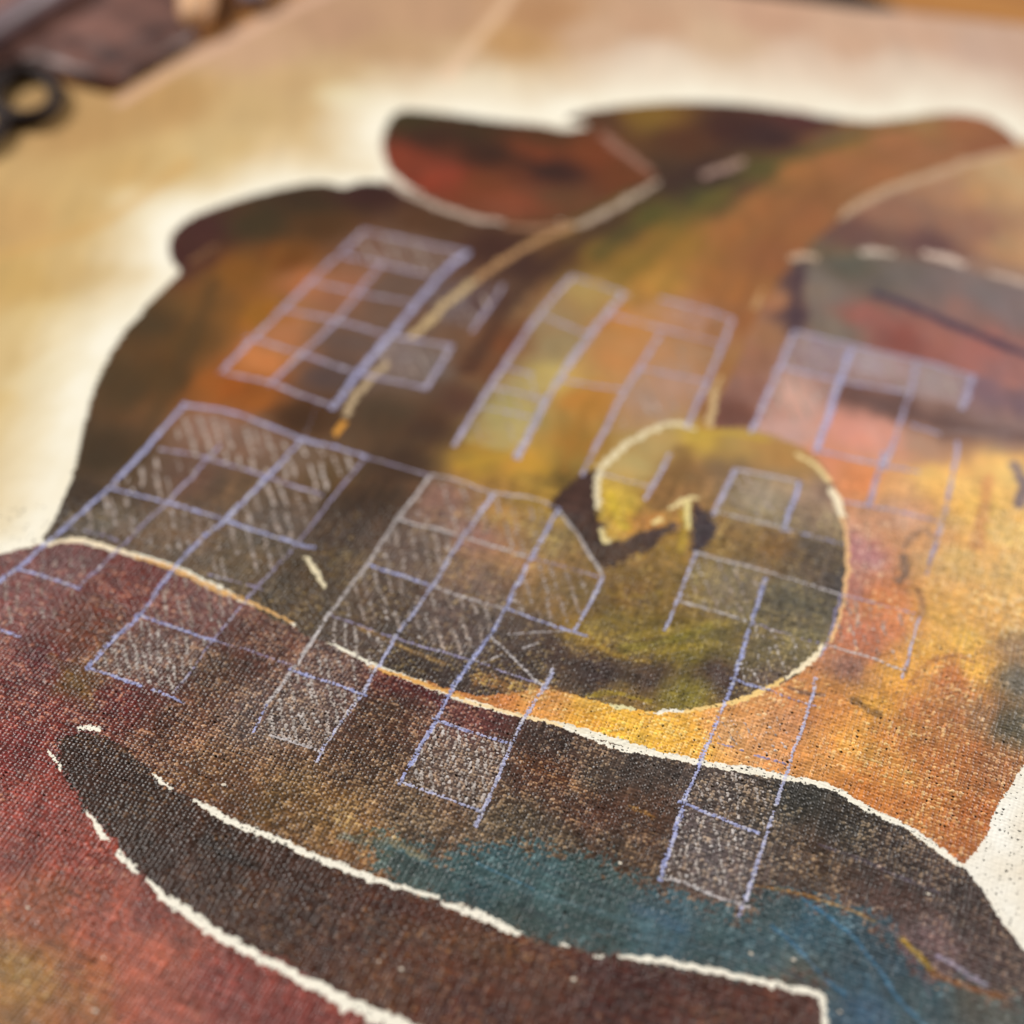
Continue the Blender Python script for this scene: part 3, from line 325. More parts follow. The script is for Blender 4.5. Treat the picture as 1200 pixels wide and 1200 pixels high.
# chalk lines: (points, width px, tone)   tone: b lavender blue, w cream white
CHALK = [
 ([(-10, 688), (30, 658), (110, 588), (160, 538), (217, 473)], 8, 'b'), ([(90, 690), (133, 650), (173, 610), (200, 585), (258, 522)], 6, 'f'), ([(103, 784), (130, 752), (163, 722), (205, 664), (235, 633), (270, 603), (322, 550), (355, 513)], 8, 'b'),
 ([(203, 814), (222, 790), (243, 758), (280, 714), (300, 690), (348, 637), (400, 571), (430, 536)], 5, 'f'), ([(215, 474), (277, 485), (353, 514), (397, 525), (433, 537)], 7, 'b'), ([(187, 526), (247, 538), (313, 559), (378, 580)], 6, 'f'),
 ([(127, 572), (200, 590), (262, 609), (350, 638), (368, 642)], 6, 'b'), ([(20, 667), (55, 676), (92, 690)], 7, 'b'), ([(160, 721), (210, 737), (253, 752)], 7, 'b'), ([(253, 752), (300, 765), (340, 780)], 4, 'f'), ([(-12, 734), (22, 746)], 6, 'b'), ([(102, 783), (140, 795), (165, 804)], 7, 'b'), ([(178, 808), (200, 817), (215, 824)], 6, 'b'),
 ([(75, 617), (110, 625), (140, 634)], 4, 'f'), ([(245, 674), (275, 682), (306, 691)], 4, 'f'), ([(355, 514), (370, 480)], 1, 'f'),
 ([(312, 826), (343, 786), (385, 722), (430, 662), (465, 609), (503, 560)], 6, 'w'), ([(298, 858), (312, 826)], 5, 'b'), ([(370, 892), (395, 852), (425, 812), (433, 798), (470, 738), (507, 687)], 7, 'm'), ([(507, 687), (543, 629), (578, 580)], 7, 'm'),
 ([(468, 920), (490, 880), (512, 842), (535, 800), (572, 748), (592, 713)], 8, 'b'), ([(592, 713), (622, 655), (655, 596)], 7, 'b'), ([(556, 968), (578, 925), (600, 872), (622, 830), (642, 800), (648, 785)], 7, 'm'), ([(672, 741), (690, 710), (707, 676)], 7, 'm'),
 ([(655, 598), (680, 632), (707, 676)], 6, 'w'), ([(433, 537), (503, 557)], 4, 'f'), ([(503, 557), (530, 561), (578, 577), (620, 583), (655, 596)], 5, 'w'), ([(465, 608), (543, 629), (620, 653)], 6, 'w'), ([(620, 653), (660, 664), (704, 678)], 4, 'f'), ([(430, 662), (470, 675), (507, 687)], 6, 'b'), ([(507, 687), (545, 700), (592, 713)], 6, 'w'), ([(592, 713), (640, 730), (695, 748)], 5, 'b'),
 ([(388, 721), (456, 745)], 5, 'f'), ([(456, 745), (510, 762), (560, 777), (627, 800)], 5, 'f'), ([(338, 784), (385, 799), (428, 815)], 7, 'b'), ([(318, 862), (345, 870), (380, 883)], 5, 'w'), ([(508, 842), (550, 857), (600, 872)], 7, 'b'), ([(466, 915), (500, 926), (535, 940), (566, 952)], 7, 'm'),
 ([(574, 746), (600, 770), (628, 798), (642, 806)], 5, 'w'), ([(582, 744), (620, 742), (660, 740)], 3, 'w'), ([(565, 777), (582, 770), (595, 764)], 3, 'w'), ([(612, 760), (630, 754)], 3, 'w'),
 ([(773, 1032), (795, 960), (810, 920), (822, 888), (842, 842), (860, 795), (880, 732), (897, 678)], 8, 'b'), ([(866, 1072), (882, 1030), (900, 970), (925, 895), (948, 826), (956, 795)], 7, 'm'), ([(962, 770), (974, 740), (986, 695)], 5, 'f'), ([(778, 740), (795, 701), (815, 648)], 6, 'm'), ([(815, 648), (860, 660), (905, 672), (985, 697)], 6, 'w'), ([(985, 697), (1030, 708), (1070, 719)], 5, 'f'),
 ([(797, 705), (835, 716), (875, 728)], 6, 'w'), ([(880, 730), (920, 742), (958, 754)], 5, 'f'), ([(966, 755), (1010, 768), (1060, 786)], 5, 'w'), ([(1058, 795), (1068, 755), (1077, 724)], 6, 'm'), ([(857, 796), (880, 803), (902, 809)], 6, 'b'), ([(902, 809), (930, 820), (955, 827)], 5, 'f'), ([(826, 866), (870, 880), (925, 897)], 5, 'f'),
 ([(795, 940), (830, 953), (890, 977)], 7, 'b'), ([(775, 1028), (805, 1036), (840, 1050), (878, 1063)], 6, 'w'), ([(836, 603), (848, 578), (862, 550)], 9, 'm'), ([(862, 550), (900, 557), (940, 566)], 6, 'w'), ([(838, 600), (880, 610), (920, 620)], 7, 'w'), ([(920, 620), (950, 628), (985, 637)], 6, 'm'), ([(937, 565), (928, 595), (917, 622)], 8, 'b'),
 ([(258, 437), (290, 404), (330, 364), (380, 314), (427, 270)], 9, 'f'), ([(315, 452), (350, 418), (392, 378), (430, 330), (450, 306)], 7, 'f'), ([(390, 478), (405, 458), (420, 437), (460, 390), (517, 322), (548, 296)], 11, 'b'), ([(498, 456), (514, 432), (530, 406)], 9, 'f'), ([(552, 388), (572, 362), (590, 334)], 7, 'f'),
 ([(427, 270), (480, 282), (548, 296)], 8, 'f'), ([(405, 300), (455, 311), (505, 323)], 8, 'f'), ([(330, 362), (395, 376), (458, 393), (530, 406)], 8, 'f'), ([(290, 395), (360, 417), (420, 437), (498, 455)], 8, 'f'), ([(258, 437), (310, 447), (355, 464), (395, 477)], 7, 'f'),
 ([(533, 522), (560, 476), (590, 430), (632, 368), (670, 324)], 9, 'm'), ([(606, 536), (630, 490), (650, 452), (690, 395), (730, 345)], 11, 'm'), ([(683, 556), (707, 507), (733, 457), (773, 393)], 8, 'f'), ([(805, 500), (832, 440), (858, 376)], 8, 'f'), ([(757, 585), (770, 560), (784, 533)], 8, 'm'), ([(700, 554), (730, 562), (765, 572)], 5, 'w'),
 ([(670, 324), (700, 333), (735, 346)], 7, 'f'), ([(720, 370), (770, 384), (850, 404)], 7, 'f'), ([(590, 430), (625, 440)], 8, 'f'), ([(775, 350), (815, 360), (858, 374)], 7, 'f'), ([(560, 476), (630, 490)], 5, 'f'),
 ([(881, 506), (905, 450), (931, 388)], 9, 'm'), ([(957, 528), (970, 490), (984, 446), (998, 410)], 10, 'b'), ([(1018, 592), (1026, 565), (1036, 530)], 8, 'f'), ([(1086, 672), (1100, 625), (1112, 580), (1123, 518)], 8, 'f'), ([(1128, 478), (1140, 440)], 10, 'f'), ([(1066, 462), (1074, 424)], 8, 'f'),
 ([(632, 368), (660, 380), (692, 393)], 7, 'f'), ([(655, 445), (695, 452), (733, 457)], 6, 'f'), ([(1066, 462), (1050, 510), (1036, 550)], 7, 'f'), ([(365, 330), (430, 345), (490, 356)], 6, 'f'), ([(575, 452), (640, 470)], 6, 'f'), ([(745, 430), (790, 440), (832, 448)], 6, 'f'),
 ([(931, 388), (1008, 407), (1070, 421), (1138, 440)], 8, 'f'), ([(920, 431), (984, 446), (1066, 460)], 8, 'f'), ([(957, 527), (1000, 538), (1075, 553)], 8, 'f'), ([(990, 588), (1040, 597), (1100, 611)], 7, 'f'), ([(1066, 498), (1100, 508)], 6, 'f'),
]
# hatched cells: (corner px of the cell, stroke direction px, spacing px, width px, density)
HATCH = [
 ([(220, 482), (350, 518), (312, 556), (192, 526)], (10, 36), 15, 5, 0.55), ([(352, 518), (425, 540), (380, 578), (318, 556)], (12, 36), 16, 5, 0.55), ([(188, 532), (240, 545), (200, 586), (130, 570)], (6, 34), 15, 5, 0.5), ([(318, 562), (376, 582), (350, 634), (270, 608)], (10, 36), 15, 5, 0.6),
 ([(125, 578), (196, 594), (150, 632), (84, 618)], (4, 34), 16, 5, 0.5), ([(198, 596), (262, 612), (225, 655), (160, 636)], (6, 36), 15, 4, 0.5), ([(268, 614), (345, 642), (305, 688), (240, 672)], (9, 36), 16, 4, 0.5), ([(40, 665), (110, 645), (130, 650), (92, 686)], (3, 30), 16, 4, 0.4),
 ([(0, 680), (88, 692), (70, 725), (0, 732)], (4, 34), 14, 4, 0.5), ([(205, 670), (280, 700), (250, 748), (166, 722)], (4, 34), 12, 4, 0.5), ([(163, 726), (248, 752), (205, 812), (110, 780)], (6, 26), 9, 4, 0.6),
 ([(506, 562), (575, 580), (540, 626), (468, 606)], (12, 36), 15, 5, 0.5), ([(468, 612), (540, 632), (505, 684), (434, 660)], (8, 40), 16, 5, 0.5), ([(582, 582), (652, 600), (620, 650), (548, 628)], (8, 34), 16, 4, 0.4), ([(622, 658), (702, 680), (672, 736), (596, 712)], (12, 36), 16, 4, 0.55),
 ([(430, 668), (502, 690), (470, 738), (390, 718)], (8, 38), 15, 4, 0.5), ([(510, 690), (588, 716), (572, 746), (545, 770), (474, 742)], (9, 38), 14, 5, 0.6), ([(388, 726), (455, 748), (425, 808), (346, 782)], (4, 34), 13, 4, 0.55),
 ([(344, 790), (424, 816), (378, 880), (305, 856)], (5, 22), 8, 4, 0.62), ([(512, 848), (596, 874), (562, 948), (474, 914)], (3, 24), 9, 4, 0.6), ([(800, 948), (886, 980), (866, 1056), (778, 1026)], (5, 26), 9, 4, 0.5), ([(824, 894), (922, 902), (895, 972), (804, 938)], (6, 24), 11, 3, 0.5),
 ([(816, 652), (900, 674), (876, 724), (800, 702)], (10, 24), 12, 4, 0.4), ([(885, 732), (958, 756), (900, 805), (862, 794)], (8, 24), 12, 3, 0.4), ([(988, 700), (1070, 722), (1056, 780), (975, 752)], (6, 30), 16, 4, 0.3), ([(845, 845), (940, 838), (920, 892), (830, 862)], (9, 14), 11, 3, 0.35),
 ([(864, 554), (934, 568), (916, 616), (842, 598)], (12, 18), 14, 5, 0.25), ([(434, 274), (545, 298), (505, 320), (408, 298)], (10, 20), 11, 5, 0.4), ([(534, 408), (500, 452), (424, 434), (460, 394)], (10, 20), 11, 5, 0.3), ([(588, 336), (552, 386), (510, 374)], (10, 20), 11, 5, 0.3),
 ([(935, 390), (1000, 408), (984, 442), (918, 430)], (10, 20), 11, 5, 0.35), ([(1005, 408), (1136, 442), (1125, 475), (988, 444)], (10, 20), 12, 5, 0.35), ([(915, 436), (980, 448), (956, 524), (885, 504)], (8, 24), 13, 5, 0.25),
 ([(776, 352), (856, 376), (840, 402), (772, 384)], (8, 20), 12, 5, 0.3), ([(768, 400), (835, 420), (806, 496), (715, 500)], (8, 20), 14, 5, 0.2), ([(650, 445), (605, 530), (540, 515), (588, 435)], (8, 24), 14, 5, 0.25),
]

# ------------------------------------------------------------------ canvas lattice
SUB = 5; CS = PITCH; DS = PITCH / SUB
edge = canvas_pts(CANVAS_EDGE, True, 4)
X0 = math.floor(edge[:, 0].min() / CS) * CS - CS; Y0 = math.floor(edge[:, 1].min() / CS) * CS - CS
NX = int(math.ceil((edge[:, 0].max() - X0) / CS)) + 1; NY = int(math.ceil((edge[:, 1].max() - Y0) / CS)) + 1

def fill(poly, arr, val, step):
    """scanline fill of a canvas polygon into a raster of the canvas"""
    P = (poly - np.array([X0, Y0])) / step; Q = np.roll(P, -1, 0)
    r0 = max(int(P[:, 1].min()), 0); r1 = min(int(P[:, 1].max()) + 1, arr.shape[0] - 1)
    for r in range(r0, r1 + 1):
        y = r + 0.5; m = (P[:, 1] <= y) != (Q[:, 1] <= y)
        if not m.any(): continue
        xs = np.sort(P[m, 0] + (y - P[m, 1]) * (Q[m, 0] - P[m, 0]) / (Q[m, 1] - P[m, 1]))
        for a, b in zip(xs[::2], xs[1::2]):
            a = max(int(round(a)), 0); b = min(int(round(b)), arr.shape[1])
            if b > a: arr[r, a:b] = val

NAMES = ['ground'] + list(REG); IDS = {n: i for i, n in enumerate(NAMES)}
RASTER = np.zeros((NY * SUB, NX * SUB), np.uint8)
ORDER = ['lower_field', 'teal_patch', 'dark_crescent', 'ochre_field', 'mauve_shell', 'hook_body', 'olive_body', 'russet_leaf', 'dark_beak', 'dark_wedge']
for n in ORDER: fill(canvas_pts(REG[n][0], True, 6), RASTER, IDS[n], DS)
LINE = np.zeros_like(RASTER)
PXM = np.array([float(np.hypot(*(np.array(at(600, r)) - np.array(at(601, r))))) for r in range(-200, 1500)])
def px_size(row): return PXM[int(min(max(row + 200, 0), len(PXM) - 1))]
for k, (pts, wid, tint) in enumerate(BARE):
    P = canvas_pts(pts, False, 8); w = np.interp(np.linspace(0, len(wid) - 1, len(P)), np.arange(len(wid)), wid) * px_size(pts[0][1]) * 0.5
    T = np.gradient(P, axis=0); T /= np.linalg.norm(T, axis=1)[:, None] + 1e-12; N = np.stack([-T[:, 1], T[:, 0]], 1)
    wob = np.clip(1 + 0.9 * fbm(np.arange(len(P)) * 0.8, np.full(len(P), k * 3.7), 5), 0.4, 1.8); w = w * 0.88
    fill(np.concatenate([P + N * (w * wob)[:, None], (P - N * (w / wob)[:, None])[::-1]]), LINE, k + 1, DS)
RASTER[LINE > 0] = 0
INSIDE = np.zeros((NY, NX), np.uint8); fill(edge, INSIDE, 1, CS)
cyy, cxx = np.mgrid[0:NY, 0:NX]
pcx, pcy = row_of(X0 + (cxx + 0.5) * CS, Y0 + (cyy + 0.5) * CS)
DENSE = (INSIDE > 0) & (pcx > -25) & (pcx < 1225) & (pcy > 560) & (pcy < 1225)

# colour fields on the coarse lattice
def tune(key, test, k, g=1.0, b=1.0):
    FIELD[key] = [(x, y, r_ * k, g_ * k * g, b_ * k * b) if test(x, y) else (x, y, r_, g_, b_) for x, y, r_, g_, b_ in FIELD[key]]
tune('U', lambda x, y: x > 800 and y < 420, 0.89, 1.0, 1.12)
tune('U', lambda x, y: x < 240 and 330 < y < 600, 0.86)
tune('U', lambda x, y: x > 520 and y > 430, 1.04, 1.03, 1.08)
tune('U', lambda x, y: 690 < x < 1000 and 500 < y < 830, 1.0, 0.96, 1.05)
tune('F', lambda x, y: y < 300, 0.80, 1.0, 1.05)
tune('F', lambda x, y: y > 520, 0.99, 1.0, 0.99)
tune('K', lambda x, y: True, 0.91, 1.0, 1.04)
tune('C', lambda x, y: y > 930 and x < 400, 1.13, 1.06, 0.95)
tune('F', lambda x, y: 620 < x < 860 and y > 835, 1.02, 1.0, 0.72)

gyy, gxx = np.mgrid[0:NY + 1, 0:NX + 1]
GX, GY = X0 + gxx * CS, Y0 + gyy * CS
FGRID = {}
for key_, m_ in {'D': (1.16, 0.97, 0.86), 'T': (0.95, 1.0, 0.95), 'C': (1.06, 0.98, 0.95), 'F': (1.04, 1.03, 0.98), 'U': (1.02, 0.98, 0.94), 'H': (1.04, 0.99, 0.95)}.items():
    FIELD[key_] = [(x, y, r * m_[0], g * m_[1], b * m_[2]) for x, y, r, g, b in FIELD[key_]]
for key, pts in FIELD.items():
    if key == 'G': pts = [p for p in pts if p[4] < 172]
    A = np.array(pts, float); ax, ay = at(A[:, 0], A[:, 1])
    wx = GX + 0.0018 * fbm(GX * 220, GY * 120, 11); wy = GY + 0.0018 * fbm(GX * 220, GY * 120, 23)
    num = np.zeros(GX.shape + (3,)); den = np.zeros(GX.shape)
    for q in range(len(A)):
        d2 = (wx - ax[q]) ** 2 + (wy - ay[q]) ** 2 + (0.0025 if key == 'G' else 0.0016) ** 2
        w = d2 ** (-2.0 if key == 'G' else -1.7); den += w; num += w[..., None] * A[q, 2:5]
    FGRID[key] = num / den[..., None]
# white primer stays clean around the painted shapes and is stained tan further out
dist = np.full(GX.shape, 60.0); dist[:-1, :-1][RASTER[2::SUB, 2::SUB] > 0] = 0
for _ in range(50):
    for dy, dx, w in ((0, 1, 1), (1, 0, 1), (1, 1, 1.414), (1, -1, 1.414)):
        for sg in (1, -1):
            dist = np.minimum(dist, np.roll(dist, (dy * sg, dx * sg), (0, 1)) + w)
dist = dist * CS * 1000 + 3.0 * fbm(GX * 60, GY * 60, 331) + 1.5 * fbm(GX * 300, GY * 120, 337)
_, gr_ = at(700, 260); _, gf_ = at(900, 110)
dist = dist / (1 + 0.75 * smooth(float(gr_), float(gf_), GY))
halo = (1 - np.clip((dist - 3.0) / 18.0, 0, 1) ** 0.85)[..., None]; halo = halo * (0.93 + 0.2 * fbm(GX * 120, GY * 120, 347))[..., None]; halo = np.clip(halo, 0, 1)
g_ = FGRID['G']; g_ = g_ * (0.93 + 0.05 * fbm(GX * 330 + GY * 150, GY * 70, 341))[..., None]
lum = g_.mean(-1, keepdims=True); g_ = lum + (g_ - lum) * 0.90
wx_, wy_ = at(1180, 1000); nearw = np.exp(-((GX - wx_) ** 2 + (GY - wy_) ** 2) / 0.03 ** 2)[..., None]
FGRID['G'] = g_ * (1 - halo) + (np.array((237, 231, 213.0)) * (1 - nearw) + np.array((245, 243, 235.0)) * nearw) * halo

def field_at(key, x, y):
    G = FGRID[key]; u = np.clip((x - X0) / CS, 0, NX - 1e-3); v = np.clip((y - Y0) / CS, 0, NY - 1e-3)
    i, j = u.astype(int), v.astype(int); fu, fv = (u - i)[:, None], (v - j)[:, None]
    return (G[j, i] * (1 - fu) + G[j, i + 1] * fu) * (1 - fv) + (G[j + 1, i] * (1 - fu) + G[j + 1, i + 1] * fu) * fv

# ------------------------------------------------------------------ plain weave
def weave(x, y):
    """height of the woven threads (m), crown mask, crossing indices and gap measure"""
    u = x / PITCH + 1.1 * vnoise(x * 55, y * 55, 1) + 0.5 * vnoise(x * 260, y * 170, 2) + 0.36 * vnoise(x * 620, y * 420, 6)
    v = y / (PITCH * 0.84) + 1.1 * vnoise(x * 55, y * 55, 3) + 0.5 * vnoise(x * 170, y * 260, 4) + 0.36 * vnoise(x * 420, y * 620, 8)
    i = np.floor(u + 0.5); j = np.floor(v + 0.5)
    u = u - 0.3 * (hash2(i, np.floor(v / 7), 61) - 0.5); v = v - 0.3 * (hash2(j, np.floor(u / 7), 67) - 0.5)
    i = np.floor(u + 0.5); j = np.floor(v + 0.5); du, dv = u - i, v - j
    sgn = np.where((i + j) % 2 == 0, 1.0, -1.0) * np.where(hash2(i, j, 451) < 0.06, -0.4, 0.75 + 0.5 * hash2(i, j, 453))
    wi = 0.47 + 0.24 * (hash2(i, np.floor(v / 5), 7) - 0.5); wj = 0.50 + 0.24 * (hash2(j, np.floor(u / 5), 9) - 0.5)
    weft = 0.13 * sgn * np.cos(np.pi * du) + 0.26 * np.sqrt(np.clip(1 - (dv / wj) ** 2, 0.0, 1)) + 0.13 * (hash2(i, j, 12) - 0.5)
    warp = -0.085 * sgn * np.cos(np.pi * dv) + 0.23 * np.sqrt(np.clip(1 - (du / wi) ** 2, 0.0, 1)) + 0.13 * (hash2(i, j, 15) - 0.5)
    h = np.maximum(weft, warp)
    h = np.maximum(h + 0.07 * vnoise(x * 2300, y * 2300, 37), 0.0)
    ci, cj = np.floor(u), np.floor(v); r1 = hash2(ci, cj, 31)
    gap = ((u - ci - 0.5) / (0.16 + 0.14 * hash2(ci, cj, 33))) ** 2 + ((v - cj - 0.5) / (0.16 + 0.14 * hash2(ci, cj, 35))) ** 2
    return (h - 0.24) * 0.00092, smooth(0.19, 0.34, h), i, j, gap, r1

def fade_of(x, y):
    c, r = row_of(x, y); return smooth(566, 612, r)

# dense vertices
VI = np.full((NY * SUB + 1, NX * SUB + 1), -1, np.int32)
DC = np.repeat(np.repeat(DENSE, SUB, 0), SUB, 1)
vm = np.zeros(VI.shape, bool)
vm[:-1, :-1] |= DC; vm[1:, :-1] |= DC; vm[:-1, 1:] |= DC; vm[1:, 1:] |= DC
vj, vi = np.nonzero(vm); VI[vj, vi] = np.arange(len(vj))
VX, VY = X0 + vi * DS, Y0 + vj * DS
Hh, CROWN, TI, TJ, GAP, RH = weave(VX, VY)
FADE = fade_of(VX, VY)
rid_v = RASTER[np.minimum(vj, NY * SUB - 1), np.minimum(vi, NX * SUB - 1)]
relief = np.where(rid_v == 0, 0.34, 1.0)
VZ = Hh * relief * FADE + 0.00006 * fbm(VX * 300, VY * 300, 41) * FADE
# faces
fj, fi = np.nonzero(DC)
QUAD = np.stack([VI[fj, fi], VI[fj, fi + 1], VI[fj + 1, fi + 1], VI[fj + 1, fi]], 1)
FXc, FYc = X0 + (fi + 0.5) * DS, Y0 + (fj + 0.5) * DS
jx = 0.0005 * fbm(FXc * 1300, FYc * 1300, 51); jy = 0.0005 * fbm(FXc * 1300, FYc * 1300, 57)
si = np.clip(((FXc + jx - X0) / DS).astype(int), 0, NX * SUB - 1); sj = np.clip(((FYc + jy - Y0) / DS).astype(int), 0, NY * SUB - 1)
FID = RASTER[sj, si]; FLINE = LINE[sj, si]
jx = 0.003 * fbm(FXc * 420, FYc * 420, 251, 3) + 0.006 * fbm(FXc * 2400, FYc * 2400, 255, 1); jy = 0.003 * fbm(FXc * 420, FYc * 420, 257, 3) + 0.006 * fbm(FXc * 2400, FYc * 2400, 259, 1)
si = np.clip(((FXc + jx - X0) / DS).astype(int), 0, NX * SUB - 1); sj = np.clip(((FYc + jy - Y0) / DS).astype(int), 0, NY * SUB - 1)
FID2 = RASTER[sj, si]
soft = [IDS['lower_field'], IDS['teal_patch']]
sw = np.isin(FID, soft) & np.isin(FID2, soft); FID = np.where(sw, FID2, FID)
soft = [IDS['lower_field'], IDS['dark_crescent']]
si = np.clip(((FXc + 0.35 * jx - X0) / DS).astype(int), 0, NX * SUB - 1); sj = np.clip(((FYc + 0.35 * jy - Y0) / DS).astype(int), 0, NY * SUB - 1)
FID2 = RASTER[sj, si]; sw = np.isin(FID, soft) & np.isin(FID2, soft); FID = np.where(sw, FID2, FID)
soft = [IDS['hook_body'], IDS['dark_beak'], IDS['dark_wedge']]; sw = np.isin(FID, soft) & np.isin(FID2, soft); FID = np.where(sw, FID2, FID)
_, _, _, _, fgap, frh = weave(FXc, FYc)
fr_ok = fade_of(FXc, FYc) > 0.6
dens = 0.5 + 1.6 * (vnoise(FXc * 90, FYc * 90, 77) + 0.25)
HOLE = fr_ok & (fgap < 0.8) & (frh < np.where(FID == 0, 0.24, np.where(FID == IDS['ochre_field'], 0.09, 0.06)) * np.clip(dens, 0.1, 2))
# coarse faces
CO = (INSIDE > 0) & ~DENSE
kj, ki = np.nonzero(CO)
CVI = np.full((NY + 1, NX + 1), -1, np.int32); cm = np.zeros(CVI.shape, bool)
cm[:-1, :-1] |= CO; cm[1:, :-1] |= CO; cm[:-1, 1:] |= CO; cm[1:, 1:] |= CO
wj_, wi_ = np.nonzero(cm); CVI[wj_, wi_] = np.arange(len(wj_))
CVX, CVY = X0 + wi_ * CS, Y0 + wj_ * CS
CVZ = 0.00004 * fbm(CVX * 300, CVY * 300, 41)
CQ = np.stack([CVI[kj, ki], CVI[kj, ki + 1], CVI[kj + 1, ki + 1], CVI[kj + 1, ki]], 1)
CID = RASTER[kj * SUB + 2, ki * SUB + 2]; CLINE = LINE[kj * SUB + 2, ki * SUB + 2]

# crown tint (dry scumble plus painted glints on thread tops) per shape: colour, share, painted gap shade
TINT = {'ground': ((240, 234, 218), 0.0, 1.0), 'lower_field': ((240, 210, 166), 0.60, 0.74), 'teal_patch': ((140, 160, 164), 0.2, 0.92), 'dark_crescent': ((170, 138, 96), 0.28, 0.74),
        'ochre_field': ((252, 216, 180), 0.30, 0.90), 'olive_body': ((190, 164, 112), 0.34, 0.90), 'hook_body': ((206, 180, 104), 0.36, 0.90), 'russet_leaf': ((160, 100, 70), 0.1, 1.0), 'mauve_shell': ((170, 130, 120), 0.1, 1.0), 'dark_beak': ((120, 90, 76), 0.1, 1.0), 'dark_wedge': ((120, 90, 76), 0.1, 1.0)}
GAIN = 0.96; PAINT_GAIN = {'ground': 0.93, 'lower_field': 0.66, 'dark_crescent': 0.55, 'teal_patch': 0.76, 'ochre_field': 0.92, 'mauve_shell': 0.8, 'hook_body': 0.78}
STK = []
for pts, wpx, c, a, dry in STROKE:
    P = canvas_pts(pts, False, 6); STK.append((P, wpx * px_size(pts[len(pts) // 2][1]) * 0.5, np.array(c, float), a, dry))

GSTK = [(canvas_pts(p, False, 6), w * px_size(p[1][1]) * 0.5, np.array(c, float), a, d) for p, w, c, a, d in GROUND_STROKE]
DUST = [(p, c, a * (0.62 if p[0][1] < 560 else 0.88)) for p, c, a in DUST]
DST = [(np.stack(at(np.array(p, float)[:, 0], np.array(p, float)[:, 1]), 1), np.array(c, float), a) for p, c, a in DUST]

def inside_poly(x, y, P):
    r = np.zeros(x.shape, bool); Q = np.roll(P, -1, 0)
    for a, b in zip(P, Q):
        m = (a[1] <= y) != (b[1] <= y); t = (y - a[1]) / (b[1] - a[1] + 1e-15); r ^= m & (x < a[0] + t * (b[0] - a[0]))
    return r

def seg_dist(x, y, P):
    d = np.full(x.shape, 1e9)
    for a, b in zip(P[:-1], P[1:]):
        ab = b - a; t = np.clip(((x - a[0]) * ab[0] + (y - a[1]) * ab[1]) / (ab.dot(ab) + 1e-15), 0, 1)
        d = np.minimum(d, (x - a[0] - t * ab[0]) ** 2 + (y - a[1] - t * ab[1]) ** 2)
    return np.sqrt(d)

